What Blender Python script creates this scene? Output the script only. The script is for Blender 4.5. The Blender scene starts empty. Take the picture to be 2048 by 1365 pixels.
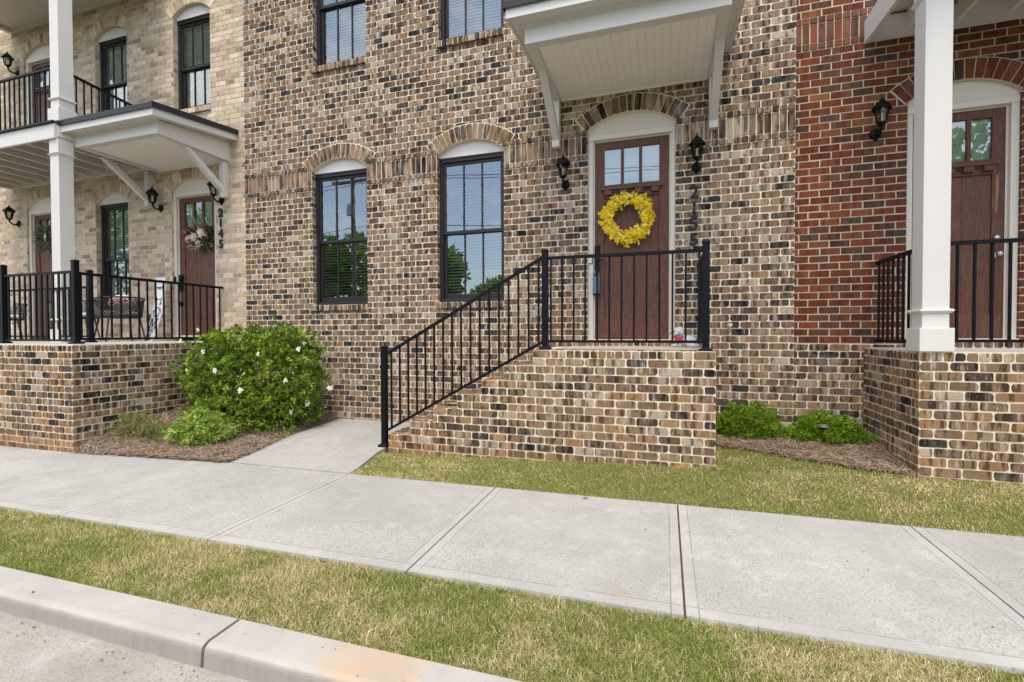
import bpy, bmesh, math, random
import numpy as np
from mathutils import Vector, Matrix
R = math.radians
random.seed(7); RNG = np.random.default_rng(7)
scene = bpy.context.scene
COL = scene.collection

# ------------------------------------------------------------------ camera
cam_d = bpy.data.cameras.new('camera'); cam = bpy.data.objects.new('camera', cam_d); COL.objects.link(cam)
f_, p_, y_, r_ = 956.08, .017358, .310406, -.002259
cy, sy = math.cos(y_), math.sin(y_)
fw = Vector((-sy*math.cos(p_), cy*math.cos(p_), -math.sin(p_)))
rt0 = Vector((cy, sy, 0)); up0 = rt0.cross(fw)
rt = rt0*math.cos(r_)+up0*math.sin(r_); up = -rt0*math.sin(r_)+up0*math.cos(r_)
M = Matrix(((rt.x, up.x, -fw.x, 0), (rt.y, up.y, -fw.y, -6.03), (rt.z, up.z, -fw.z, .18), (0, 0, 0, 1)))
cam.matrix_world = M
cam_d.sensor_width = 36; cam_d.sensor_fit = 'HORIZONTAL'; cam_d.lens = f_/2048*36
cam_d.clip_start = .05; cam_d.clip_end = 3000
scene.camera = cam

# ------------------------------------------------------------------ world, sun, exposure
SUN_EL, SUN_AZ = 66, 172          # azimuth from +Y (north) clockwise; the facade looks to -Y
w = bpy.data.worlds.new('World'); scene.world = w; w.use_nodes = True
nt = w.node_tree; nt.nodes.clear()
n_out = nt.nodes.new('ShaderNodeOutputWorld'); n_bg = nt.nodes.new('ShaderNodeBackground')
sky = nt.nodes.new('ShaderNodeTexSky'); sky.sky_type = 'NISHITA'; sky.sun_disc = False
sky.sun_elevation = R(SUN_EL); sky.sun_rotation = R(SUN_AZ); sky.air_density = 1.0; sky.dust_density = .7; sky.ozone_density = 2.0
tcw = nt.nodes.new('ShaderNodeTexCoord'); mpw = nt.nodes.new('ShaderNodeMapping'); mpw.inputs['Scale'].default_value = (1, 1, 2.2); mpw.inputs['Location'].default_value = (1.7, .6, .3)
nzw = nt.nodes.new('ShaderNodeTexNoise'); nzw.inputs['Scale'].default_value = 2.3; nzw.inputs['Detail'].default_value = 8; nzw.inputs['Roughness'].default_value = .6
rpw = nt.nodes.new('ShaderNodeValToRGB'); rpw.color_ramp.elements[0].position = .45; rpw.color_ramp.elements[1].position = .68
rpw.color_ramp.elements[0].color = (.16, .16, .16, 1); rpw.color_ramp.elements[1].color = (.80, .80, .80, 1)
mxw = nt.nodes.new('ShaderNodeMix'); mxw.data_type = 'RGBA'; mxw.inputs[7].default_value = (10.6, 9.5, 8.2, 1)
L = nt.links.new
L(tcw.outputs['Generated'], mpw.inputs['Vector']); L(mpw.outputs[0], nzw.inputs['Vector']); L(nzw.outputs['Fac'], rpw.inputs[0])
L(rpw.outputs[0], mxw.inputs[0]); L(sky.outputs[0], mxw.inputs[6]); L(mxw.outputs[2], n_bg.inputs['Color'])
n_bg.inputs['Strength'].default_value = .15
L(n_bg.outputs[0], n_out.inputs[0])
sd = bpy.data.lights.new('sun', 'SUN'); sd.energy = 1.35; sd.angle = R(20); sd.color = (1, .89, .73)
so = bpy.data.objects.new('sun', sd); COL.objects.link(so)
az = R(SUN_AZ); dirv = Vector((math.sin(az)*math.cos(R(SUN_EL)), math.cos(az)*math.cos(R(SUN_EL)), math.sin(R(SUN_EL))))
so.rotation_euler = dirv.to_track_quat('Z', 'Y').to_euler()
scene.view_settings.view_transform = 'Standard'; scene.view_settings.look = 'None'
scene.view_settings.exposure = 1.14; scene.view_settings.gamma = 1

# ------------------------------------------------------------------ material helpers
MATS = {}
def new_mat(name):
    m = bpy.data.materials.new(name); m.use_nodes = True
    t = m.node_tree; b = t.nodes['Principled BSDF']
    return m, t, b
def N(t, typ, **kw):
    n = t.nodes.new(typ)
    for k, v in kw.items():
        if k.startswith('i_'):
            n.inputs[k[2:].replace('_', ' ')].default_value = v
        else: setattr(n, k, v)
    return n
def mixc(t, fac, a, b, mode='MIX'):
    n = t.nodes.new('ShaderNodeMix'); n.data_type = 'RGBA'; n.blend_type = mode
    for i, v in ((0, fac), (6, a), (7, b)):
        if hasattr(v, 'is_linked') or isinstance(v, bpy.types.NodeSocket): t.links.new(v, n.inputs[i])
        elif i == 0: n.inputs[0].default_value = v
        else: n.inputs[i].default_value = (*v[:3], 1)
    return n.outputs[2]
def math_(t, op, a, b=0., c=0.):
    n = t.nodes.new('ShaderNodeMath'); n.operation = op
    for i, v in enumerate((a, b, c)):
        if isinstance(v, bpy.types.NodeSocket): t.links.new(v, n.inputs[i])
        else: n.inputs[i].default_value = v
    return n.outputs[0]
def noise(t, vec, scale, detail=3, rough=.55):
    n = N(t, 'ShaderNodeTexNoise'); n.inputs['Scale'].default_value = scale; n.inputs['Detail'].default_value = detail; n.inputs['Roughness'].default_value = rough
    if vec is not None: t.links.new(vec, n.inputs['Vector'])
    return n.outputs['Fac']
def ramp(t, v, lo, hi, a=0., b=1.):
    n = N(t, 'ShaderNodeMapRange'); n.interpolation_type = 'SMOOTHSTEP'
    t.links.new(v, n.inputs[0]); n.inputs[1].default_value = lo; n.inputs[2].default_value = hi; n.inputs[3].default_value = a; n.inputs[4].default_value = b
    return n.outputs[0]
def mapping(t, vec, scale=(1, 1, 1), rot=(0, 0, 0), loc=(0, 0, 0)):
    n = N(t, 'ShaderNodeMapping'); t.links.new(vec, n.inputs[0])
    n.inputs['Scale'].default_value = scale; n.inputs['Rotation'].default_value = rot; n.inputs['Location'].default_value = loc
    return n.outputs[0]
def position(t): return N(t, 'ShaderNodeNewGeometry').outputs['Position']
def bump(t, b, h, strength=.3, dist=.01):
    n = N(t, 'ShaderNodeBump'); n.inputs['Strength'].default_value = strength; n.inputs['Distance'].default_value = dist
    t.links.new(h, n.inputs['Height']); t.links.new(n.outputs[0], b.inputs['Normal'])
def plain(name, col, rough=.5, metal=0., spec=.5, var=.12, vscale=6., bmp=0., bscale=80.):
    if name in MATS: return MATS[name]
    m, t, b = new_mat(name)
    p = position(t); nz = noise(t, p, vscale, 5)
    d = tuple(c*(1-var) for c in col); l = tuple(min(1, c*(1+var)) for c in col)
    t.links.new(mixc(t, nz, d, l), b.inputs['Base Color'])
    b.inputs['Roughness'].default_value = rough; b.inputs['Metallic'].default_value = metal; b.inputs['Specular IOR Level'].default_value = spec
    if bmp: bump(t, b, noise(t, p, bscale, 4), bmp, .004)
    MATS[name] = m; return m
def attr_mat(name, rough=.6, spec=.3, streak=0., grain=.25, gscale=220., bmp=.3, sub=0., stain=False, wash=0., PALE=(.48, .405, .34)):
    """base colour from the mesh's own 'Col' attribute (one colour per brick / leaf / blade), alpha = random id"""
    m, t, b = new_mat(name)
    a = N(t, 'ShaderNodeAttribute'); a.attribute_name = 'Col'
    p = position(t); c = a.outputs['Color']
    if streak:
        off = N(t, 'ShaderNodeCombineXYZ'); t.links.new(math_(t, 'MULTIPLY', a.outputs['Alpha'], 37.), off.inputs[0]); t.links.new(math_(t, 'MULTIPLY', a.outputs['Alpha'], 91.), off.inputs[2])
        va = N(t, 'ShaderNodeVectorMath'); va.operation = 'ADD'; t.links.new(p, va.inputs[0]); t.links.new(off.outputs[0], va.inputs[1])
        v1 = mapping(t, va.outputs[0], (1, 1, .14))
        n1 = noise(t, v1, 19, 3, .55); n1b = noise(t, va.outputs[0], 34, 5, .7); n1c = noise(t, mapping(t, va.outputs[0], (1, 1, .3)), 27, 4, .6)
        c = mixc(t, ramp(t, n1, .54, .585, 0, streak*.85), c, mixc(t, 1., c, (.27, .25, .27), 'MULTIPLY'))
        c = mixc(t, ramp(t, n1, .44, .37, 0, streak*.75), c, mixc(t, .65, c, PALE))
        c = mixc(t, ramp(t, n1c, .57, .66, 0, streak*.6), c, mixc(t, 1., c, (1.35, 1.22, 1.05), 'MULTIPLY'))
        c = mixc(t, ramp(t, n1b, .61, .70, 0, streak*.55), c, PALE)
        c = mixc(t, ramp(t, n1b, .40, .30, 0, streak*.8), c, mixc(t, 1., c, (.40, .36, .35), 'MULTIPLY'))
    if grain:
        n2 = noise(t, p, gscale, 4, .7)
        c = mixc(t, ramp(t, n2, .3, .7, 0, 1), mixc(t, 1., c, (1-grain,)*3, 'MULTIPLY'), mixc(t, 1., c, (1+grain,)*3, 'MULTIPLY'))
    if wash:
        n3 = noise(t, p, 3.1, 6, .65)
        c = mixc(t, ramp(t, n3, .56, .74, 0, wash), c, (.50, .45, .38))
    if stain:
        sx = N(t, 'ShaderNodeSeparateXYZ'); t.links.new(p, sx.inputs[0])
        zz = math_(t, 'ADD', sx.outputs[2], math_(t, 'MULTIPLY', noise(t, p, 3.5, 5), .34))
        c = mixc(t, ramp(t, zz, -.80, -1.08, 0, .42), c, mixc(t, .5, c, (.42, .21, .085)))
    t.links.new(c, b.inputs['Base Color'])
    b.inputs['Roughness'].default_value = rough; b.inputs['Specular IOR Level'].default_value = spec
    if sub: b.inputs['Subsurface Weight'].default_value = 0
    if bmp: bump(t, b, noise(t, p, gscale*.6, 5, .7), bmp, .004)
    MATS[name] = m; return m
def leaf_mat(name, rough=.42, trans=.4, spec=.3):
    m, t, b = new_mat(name)
    a = N(t, 'ShaderNodeAttribute'); a.attribute_name = 'Col'
    t.links.new(a.outputs['Color'], b.inputs['Base Color']); b.inputs['Roughness'].default_value = rough; b.inputs['Specular IOR Level'].default_value = spec
    tr = N(t, 'ShaderNodeBsdfTranslucent'); t.links.new(mixc(t, 1., a.outputs['Color'], (1.25, 1.25, .7), 'MULTIPLY'), tr.inputs[0])
    ms = N(t, 'ShaderNodeMixShader'); ms.inputs[0].default_value = trans
    t.links.new(b.outputs[0], ms.inputs[1]); t.links.new(tr.outputs[0], ms.inputs[2]); t.links.new(ms.outputs[0], t.nodes['Material Output'].inputs[0])
    MATS[name] = m; return m

BRICK = attr_mat('tumbled_brick', .9, .05, streak=1.0, grain=.26, gscale=170, bmp=.55, stain=True, wash=.35)
BRICK_BEIGE = attr_mat('beige_brick', .9, .05, streak=.34, grain=.14, gscale=170, bmp=.45, wash=.2)
BRICK_RED = attr_mat('red_brick', .9, .06, PALE=(.25, .13, .09), streak=.38, grain=.25, gscale=200, bmp=.4)
def mortar_mat(name, col, stain):
    m, t, b = new_mat(name); p = position(t)
    c = mixc(t, noise(t, p, 9, 6, .65), tuple(x*.86 for x in col), tuple(min(1, x*1.12) for x in col))
    c = mixc(t, ramp(t, noise(t, p, 240, 3), .35, .65), mixc(t, 1., c, (.86,)*3, 'MULTIPLY'), c)
    c = mixc(t, ramp(t, noise(t, p, 1.6, 5, .7), .60, .74, 0, .4), c, tuple(x*.55 for x in col))
    if stain:
        sx = N(t, 'ShaderNodeSeparateXYZ'); t.links.new(p, sx.inputs[0])
        zz = math_(t, 'ADD', sx.outputs[2], math_(t, 'MULTIPLY', noise(t, p, 3.5, 5), .34))
        c = mixc(t, ramp(t, zz, -.78, -1.05, 0, .6), c, (.50, .27, .11))
    t.links.new(c, b.inputs['Base Color']); b.inputs['Roughness'].default_value = .95; b.inputs['Specular IOR Level'].default_value = .05
    bump(t, b, noise(t, p, 130, 5, .7), .5, .004); MATS[name] = m; return m
MORTAR = mortar_mat('cream_mortar', (.78, .68, .515), True)
MORTAR_BEIGE = mortar_mat('tan_mortar', (.66, .56, .42), False)
MORTAR_RED = mortar_mat('pale_mortar', (.57, .49, .37), False)
WHITE = plain('white_paint', (.63, .605, .57), .5, var=.06, vscale=2.5, bmp=.05, bscale=40)
CREAM = plain('cream_trim_paint', (.67, .615, .535), .5, var=.04, vscale=2.5)
BRONZE = plain('dark_bronze_frame', (.020, .017, .018), .42, spec=.3, var=.15)
BLACK = plain('black_powder_coat', (.0032, .004, .0065), .45, spec=.16, var=.2, vscale=15)
ROOF = plain('dark_roof_metal', (.022, .023, .028), .5, spec=.3, var=.2)
DIGIT = plain('dark_metal_digit', (.016, .017, .019), .55, spec=.25)
def wood_mat():
    m, t, b = new_mat('stained_wood'); p = position(t)
    v = mapping(t, p, (14, 14, 1.1)); g = noise(t, v, 6, 6, .65); g2 = noise(t, mapping(t, p, (60, 60, 2.5)), 5, 3)
    c = mixc(t, ramp(t, g, .3, .72), (.095, .042, .029), (.185, .090, .063))
    c = mixc(t, ramp(t, g2, .45, .62, 0, .35), c, (.045, .018, .014))
    c = mixc(t, ramp(t, noise(t, p, 1.7, 4), .5, .75, 0, .35), c, (.19, .105, .075))
    t.links.new(c, b.inputs['Base Color']); b.inputs['Roughness'].default_value = .5; b.inputs['Specular IOR Level'].default_value = .2
    bump(t, b, g2, .12, .003); return m
WOOD = wood_mat()
def glass_mat(name, ior=2.0, tint=(.86, .95, .90)):
    m, t, b = new_mat(name); t.nodes.remove(b)
    fr = N(t, 'ShaderNodeFresnel'); fr.inputs[0].default_value = ior
    tr = N(t, 'ShaderNodeBsdfTransparent'); tr.inputs[0].default_value = (*tint, 1)
    gl = N(t, 'ShaderNodeBsdfGlossy'); gl.inputs['Roughness'].default_value = .004; gl.inputs[0].default_value = (.90, .97, 1, 1)
    p = position(t)
    bm = N(t, 'ShaderNodeBump'); bm.inputs['Strength'].default_value = .02; bm.inputs['Distance'].default_value = .02; t.links.new(noise(t, p, 2.2, 2), bm.inputs['Height']); t.links.new(bm.outputs[0], gl.inputs['Normal'])
    ms = N(t, 'ShaderNodeMixShader'); t.links.new(fr.outputs[0], ms.inputs[0]); t.links.new(tr.outputs[0], ms.inputs[1]); t.links.new(gl.outputs[0], ms.inputs[2])
    t.links.new(ms.outputs[0], t.nodes['Material Output'].inputs[0]); return m
GLASS = glass_mat('window_glass', 2.65); LAMPGLASS = glass_mat('lamp_glass', 1.45, (.86, .80, .66)); DOORGLASS = glass_mat('door_glass', 2.6)
BLIND = plain('white_blind', (.86, .87, .84), .6, var=.03)
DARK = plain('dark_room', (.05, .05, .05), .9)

# ------------------------------------------------------------------ object helpers
def wloc(o):
    v = Vector((0, 0, 0))
    while o is not None: v += o.location; o = o.parent
    return v
def tag(o, label=None, cat=None, group=None, kind=None):
    for k, v in (('label', label), ('category', cat), ('group', group), ('kind', kind)):
        if v: o[k] = v
    return o
def thing(name, label, cat, loc, group=None):
    o = bpy.data.objects.new(name, None); COL.objects.link(o); o.location = loc; o.empty_display_size = .1
    return tag(o, label, cat, group)
def link(name, me, mats, parent=None, smooth=False):
    for m in (mats if isinstance(mats, (list, tuple)) else [mats]): me.materials.append(m)
    o = bpy.data.objects.new(name, me); COL.objects.link(o)
    if parent: o.parent = parent
    if smooth: me.polygons.foreach_set('use_smooth', [True]*len(me.polygons))
    return o
class MB:
    def __init__(s): s.v = []; s.f = []; s.m = []; s.c = None
    def add(s, vs, fs, mi=0):
        o = len(s.v); s.v += [tuple(x) for x in vs]; s.f += [tuple(i+o for i in f) for f in fs]; s.m += [mi]*len(fs); return s
    def box(s, x0, x1, y0, y1, z0, z1, mi=0, b=0.):
        if x0 > x1: x0, x1 = x1, x0
        if y0 > y1: y0, y1 = y1, y0
        if z0 > z1: z0, z1 = z1, z0
        b = min(b, (x1-x0)*.45, (y1-y0)*.45, (z1-z0)*.45)
        if b <= 0:
            vs = [(x, y, z) for x in (x0, x1) for y in (y0, y1) for z in (z0, z1)]
            return s.add(vs, [(0, 1, 3, 2), (4, 6, 7, 5), (0, 4, 5, 1), (2, 3, 7, 6), (0, 2, 6, 4), (1, 5, 7, 3)], mi)
        bm = bmesh.new(); bmesh.ops.create_cube(bm, size=1)
        for v in bm.verts: v.co = ((x0+x1)/2+v.co.x*(x1-x0), (y0+y1)/2+v.co.y*(y1-y0), (z0+z1)/2+v.co.z*(z1-z0))
        bmesh.ops.bevel(bm, geom=list(bm.edges), offset=b, segments=2, affect='EDGES', profile=.5)
        return s.bm(bm, mi)
    def bm(s, bm, mi=0):
        bm.verts.index_update(); s.add([v.co[:] for v in bm.verts], [[v.index for v in f.verts] for f in bm.faces], mi); bm.free(); return s
    def extr(s, poly, axis, a, b, mi=0):
        """polygon in the two other axes extruded along axis 0/1/2 from a to b"""
        def P(q, t): l = list(q); l.insert(axis, t); return l
        n = len(poly); vs = [P(q, a) for q in poly]+[P(q, b) for q in poly]
        return s.add(vs, [tuple(range(n))[::-1], tuple(range(n, 2*n))]+[(i, (i+1) % n, n+(i+1) % n, n+i) for i in range(n)], mi)
    def tube(s, pts, r, n=8, mi=0, cap=True):
        pts = [Vector(p) for p in pts]; rs = r if isinstance(r, (list, tuple)) else [r]*len(pts)
        vs = []; fs = []; prev = None
        for i, p in enumerate(pts):
            d = (pts[min(i+1, len(pts)-1)]-pts[max(i-1, 0)]).normalized()
            a = prev if prev else (Vector((0, 0, 1)) if abs(d.z) < .9 else Vector((1, 0, 0)))
            u = d.cross(a).normalized(); v = u.cross(d).normalized(); prev = v
            vs += [p+u*rs[i]*math.cos(2*math.pi*k/n)+v*rs[i]*math.sin(2*math.pi*k/n) for k in range(n)]
        for i in range(len(pts)-1):
            for k in range(n): fs.append((i*n+k, i*n+(k+1) % n, (i+1)*n+(k+1) % n, (i+1)*n+k))
        if cap: fs += [tuple(range(n))[::-1], tuple(range((len(pts)-1)*n, len(pts)*n))]
        return s.add(vs, fs, mi)
    def bar(s, a, b, wx, wz=None, mi=0):
        """square bar between two points"""
        a, b = Vector(a), Vector(b); wz = wz or wx; d = (b-a).normalized()
        ref = Vector((0, 1, 0)) if abs(d.y) < .9 else Vector((0, 0, 1))
        u = d.cross(ref).normalized(); v = u.cross(d).normalized()
        vs = [p+u*sx*wz/2+v*sy*wx/2 for p in (a, b) for sx, sy in ((-1, -1), (1, -1), (1, 1), (-1, 1))]
        return s.add(vs, [(0, 3, 2, 1), (4, 5, 6, 7), (0, 1, 5, 4), (1, 2, 6, 5), (2, 3, 7, 6), (3, 0, 4, 7)], mi)
    def lathe(s, prof, c, n=12, mi=0, axis='z', rot=0):
        vs = []; fs = []; k = len(prof)
        for j in range(n):
            a = 2*math.pi*j/n+rot; ca, sa = math.cos(a), math.sin(a)
            for r, h in prof:
                q = (r*ca, r*sa, h) if axis == 'z' else ((r*ca, -h, r*sa) if axis == 'y' else (h, r*ca, r*sa))
                vs.append((c[0]+q[0], c[1]+q[1], c[2]+q[2]))
        for j in range(n):
            for i in range(k-1): fs.append((j*k+i, ((j+1) % n)*k+i, ((j+1) % n)*k+i+1, j*k+i+1))
        if prof[0][0] > 1e-6: fs.append(tuple(j*k for j in range(n))[::-1])
        if prof[-1][0] > 1e-6: fs.append(tuple(j*k+k-1 for j in range(n)))
        return s.add(vs, fs, mi)
    def ball(s, c, r, mi=0, seg=12):
        bm = bmesh.new(); bmesh.ops.create_uvsphere(bm, u_segments=seg, v_segments=max(6, seg*2//3), radius=1)
        rr = r if isinstance(r, (tuple, list)) else (r, r, r)
        for v in bm.verts: v.co = (c[0]+v.co.x*rr[0], c[1]+v.co.y*rr[1], c[2]+v.co.z*rr[2])
        return s.bm(bm, mi)
    def build(s, name, mats, parent=None, smooth=False):
        off = wloc(parent) if parent else Vector((0, 0, 0))
        me = bpy.data.meshes.new(name)
        me.from_pydata([(x-off.x, y-off.y, z-off.z) for x, y, z in s.v], [], s.f)
        me.polygons.foreach_set('material_index', s.m)
        if s.c is not None:
            ca = me.color_attributes.new('Col', 'FLOAT_COLOR', 'POINT'); ca.data.foreach_set('color', np.array(s.c, np.float32).ravel())
        me.update(); return link(name, me, mats, parent, smooth)
def np_mesh(name, V, quads=None, tris=None, C=None, mats=None, parent=None, smooth=False):
    off = wloc(parent) if parent else Vector((0, 0, 0)); V = np.asarray(V, np.float32)-np.array(off, np.float32)
    me = bpy.data.meshes.new(name); me.vertices.add(len(V)); me.vertices.foreach_set('co', V.ravel())
    ls = []; st = []; tot = []; pos = 0
    for F, k in ((quads, 4), (tris, 3)):
        if F is None or not len(F): continue
        F = np.asarray(F, np.int32); ls.append(F.ravel()); st.append(pos+np.arange(len(F))*k); tot.append(np.full(len(F), k)); pos += len(F)*k
    ls = np.concatenate(ls); st = np.concatenate(st); tot = np.concatenate(tot)
    me.loops.add(len(ls)); me.loops.foreach_set('vertex_index', ls.astype(np.int32))
    me.polygons.add(len(st)); me.polygons.foreach_set('loop_start', st.astype(np.int32)); me.polygons.foreach_set('loop_total', tot.astype(np.int32))
    if C is not None:
        ca = me.color_attributes.new('Col', 'FLOAT_COLOR', 'POINT'); ca.data.foreach_set('color', np.asarray(C, np.float32).ravel())
    me.update(calc_edges=True); me.validate()
    return link(name, me, mats, parent, smooth)

# ------------------------------------------------------------------ terrain functions
def G(x, y): return -1.19+.0086*(x+3.04)+.008*(y+1.25)
def sm(t): t = np.clip(t, 0, 1); return t*t*(3-2*t)
def z_lawn(x, y):
    x = np.asarray(x, float); y = np.asarray(y, float)
    t = np.clip((y+2.10)/1.0, 0, 1)
    return G(x, y)-.012+.095*t*sm((x+3)/3.3)+.13*np.clip((y+1.1)/1.1, 0, 1)
def z_bed(x, y):
    x = np.asarray(x, float); y = np.asarray(y, float); t = np.clip((y+2.1)/2.1, 0, 1.1)
    return G(x, y)+.008+.13*t*np.clip((-4.62-x)/.2, 0.25, 1)+(.10+.13*np.clip(y+2.1, 0, 1.6))*np.exp(-(np.clip(x+6.67, 0, 9))/.5)*sm((y+2.29)/.2)-.02*(1-sm((y+2.27)/.05))
def z_walk(x, y): return G(x, y)+.09*np.clip((y+2.08)/2.08, 0, 1)

# ------------------------------------------------------------------ brick work
class Bricks(MB):
    """bricks laid on a plane: origin O, axes U (along) and V (up), normal Nn (out); colours per brick"""
    PAL = {
     'brown': [((.205, .130, .080), 38), ((.255, .168, .103), 26), ((.145, .094, .062), 16), ((.37, .29, .215), 11), ((.044, .038, .038), 7), ((.085, .060, .046), 12), ((.285, .165, .082), 10)],
 'facade': [((.200, .134, .090), 40), ((.245, .168, .112), 25), ((.145, .098, .070), 18), ((.35, .28, .215), 12), ((.048, .042, .042), 7), ((.090, .066, .054), 12), ((.25, .155, .092), 5)],
 'beige': [((.55, .435, .32), 40), ((.47, .37, .27), 26), ((.62, .51, .39), 22), ((.33, .255, .19), 12)],
     'red': [((.155, .048, .026), 40), ((.128, .038, .023), 26), ((.105, .050, .031), 20), ((.072, .046, .036), 9), ((.195, .072, .034), 7)]}
    def __init__(s, pal, rad=(.009, .022), proud=.005):
        super().__init__(); s.c = []; s.pal = [p for p, _ in s.PAL[pal]]; s.wt = [q for _, q in s.PAL[pal]]; s.rad = rad; s.pr = proud
    def pick(s):
        c = random.choices(s.pal, s.wt)[0]; k = random.uniform(.84, 1.18)
        return tuple(min(1, x*k*random.uniform(.97, 1.03)) for x in c)+(random.random(),)
    def frame(s, O, U, V): s.O = Vector(O); s.U = Vector(U); s.V = Vector(V); s.Nn = s.U.cross(s.V); return s
    def flat(s, poly, d=0., mi=1):
        s.add([s.O+s.U*u+s.V*v+s.Nn*d for u, v in poly], [tuple(range(len(poly)))], mi); s.c += [(.5, .5, .5, .5)]*len(poly)
    def brick(s, q, proud=None, col=None, rad=None, mi=0):
        """q: four (u,v) corners counter-clockwise"""
        pr = (s.pr if proud is None else proud)+random.uniform(-.0012, .0012); col = col or s.pick()
        cx = sum(p[0] for p in q)/4; cy_ = sum(p[1] for p in q)/4
        r0, r1 = rad or s.rad
        o = []
        for i in range(4):
            p = Vector(q[i]); a = Vector(q[i-1])-p; b = Vector(q[(i+1) % 4])-p
            la, lb = a.length, b.length
            if la < 1e-5 or lb < 1e-5: return
            r = random.uniform(r0, r1); ra = min(r*random.uniform(.8, 1.5), la*.42); rb = min(r*random.uniform(.8, 1.5), lb*.42)
            j = lambda: random.uniform(-.0024, .0024)
            pa = p+a/la*ra; pb = p+b/lb*rb; pm = (pa+pb)/2*.45+p*.55
            pm = (pa+pb)*.5+(p-(pa+pb)*.5)*.5
            o += [(pa.x+j(), pa.y+j()), (pm.x+j(), pm.y+j()), (pb.x+j(), pb.y+j())]
        n = len(o); vs = []
        hw = min(.004, .2*min((Vector(q[0])-Vector(q[3])).length, (Vector(q[0])-Vector(q[1])).length))
        for k, d in ((0, -.006), (0, pr*.45), (1, pr)):
            for (u, v) in o:
                if k:
                    du, dv = cx-u, cy_-v; l = math.hypot(du, dv) or 1; u += du/l*hw; v += dv/l*hw
                vs.append(s.O+s.U*u+s.V*v+s.Nn*d)
        fs = [(i, (i+1) % n, n+(i+1) % n, n+i) for i in range(n)]+[(n+i, n+(i+1) % n, 2*n+(i+1) % n, 2*n+i) for i in range(n)]+[tuple(range(2*n, 3*n))]
        s.add(vs, fs, mi); s.c += [col]*len(vs)
    def rect(s, u0, u1, v0, v1, **k): s.brick([(u0, v0), (u1, v0), (u1, v1), (u0, v1)], **k)
    def course(s, z0, z1, ivs, phase, L=.2032, J=.0125, **k):
        """stretcher course between z0 and z1 over free intervals"""
        jj = J/2
        for a, b in ivs:
            if b-a < .02: continue
            u = a; first = math.floor((a-phase)/L)
            edges = [a]; k0 = phase+(first+1)*L
            while k0 < b-.001:
                if k0-edges[-1] > .045: edges.append(k0+random.uniform(-.005, .005))
                k0 += L
            if b-edges[-1] < .045 and len(edges) > 1: edges.pop()
            edges.append(b)
            for i in range(len(edges)-1):
                l = edges[i]+(jj if i else .001); r_e = edges[i+1]-(jj if i < len(edges)-2 else .001)
                jv = jj*random.uniform(.75, 1.2)
                s.rect(l, r_e, z0+jv, z1-jj*random.uniform(.8, 1.2), **k)
    def row(s, u0, u1, v0, v1, wdt, proud=None, J=.009, **k):
        """a row of headers/soldiers of about the given width"""
        n = max(1, round((u1-u0)/wdt)); st = (u1-u0)/n
        for i in range(n): s.rect(u0+i*st+J/2*random.uniform(.6, 1.5), u0+(i+1)*st-J/2*random.uniform(.6, 1.5), v0+.004, v1-.004, proud=proud, **k)
def arch_geo(op):
    xa, xb, z0, zs, rise = op; a = (xb-xa)/2; Rr = (a*a+rise*rise)/(2*rise); return (xa+xb)/2, zs+rise-Rr, Rr, a
def arch_top(op, x):
    cx, cz, Rr, a = arch_geo(op); d = min(abs(x-cx), a); return cz+math.sqrt(max(Rr*Rr-d*d, 0))
def ring(bk, op, thick=.20, n=15, proud=.016, wmin=0):
    cx, cz, Rr, a = arch_geo(op); th = math.asin(min(1, a/Rr)); Rr += .002
    e = .035/Rr
    K = 24; pts_o = []; pts_i = []
    for i in range(K+1):
        t = -th-e+(2*th+2*e)*i/K; pts_o.append((cx+(Rr+thick+.008)*math.sin(t), cz+(Rr+thick+.008)*math.cos(t))); pts_i.append((cx+(Rr-.002)*math.sin(t), cz+(Rr-.002)*math.cos(t)))
    for i in range(K): bk.flat([pts_i[i], pts_i[i+1], pts_o[i+1], pts_o[i]], .0085)
    for i in range(K):      # rim and soffit of the projecting ring
        for P, rev in ((pts_o, 0), (pts_i, 1)):
            (u0, v0), (u1, v1) = P[i], P[i+1]
            vs = [bk.O+bk.U*u0+bk.V*v0, bk.O+bk.U*u1+bk.V*v1, bk.O+bk.U*u1+bk.V*v1+bk.Nn*.0085, bk.O+bk.U*u0+bk.V*v0+bk.Nn*.0085]
            bk.add(vs, [(0, 1, 2, 3) if rev else (3, 2, 1, 0)], 1); bk.c += [(.5,)*4]*4
    g = .007
    for i in range(n):
        t0 = -th-e*.7+(2*th+1.4*e)*i/n; t1 = -th-e*.7+(2*th+1.4*e)*(i+1)/n
        gi = g*random.uniform(.6, 1.2)/Rr/2; go = g*random.uniform(.9, 2.0)/(Rr+thick)/2
        q = [(cx+r*math.sin(t), cz+r*math.cos(t)) for r, t in ((Rr+.002, t0+gi), (Rr+.002, t1-gi), (Rr+thick, t1-go), (Rr+thick, t0+go))]
        bk.brick(q, proud=proud)
def wall_sheet(bk, x0, x1, z0, z1, ops, seg=14):
    """mortar face with arched openings left out"""
    xs = {x0, x1}
    for op in ops:
        for i in range(seg+1): xs.add(op[0]+(op[1]-op[0])*i/seg)
    xs = sorted(x for x in xs if x0-1e-6 <= x <= x1+1e-6)
    for a, b in zip(xs, xs[1:]):
        m = (a+b)/2; holes = sorted([o for o in ops if o[0] < m < o[1]], key=lambda o: o[2])
        lo = (z0, z0)
        for o in holes:
            bk.flat([(a, lo[0]), (b, lo[1]), (b, o[2]), (a, o[2])]); lo = (arch_top(o, a), arch_top(o, b))
        bk.flat([(a, lo[0]), (b, lo[1]), (b, z1), (a, z1)])
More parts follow.
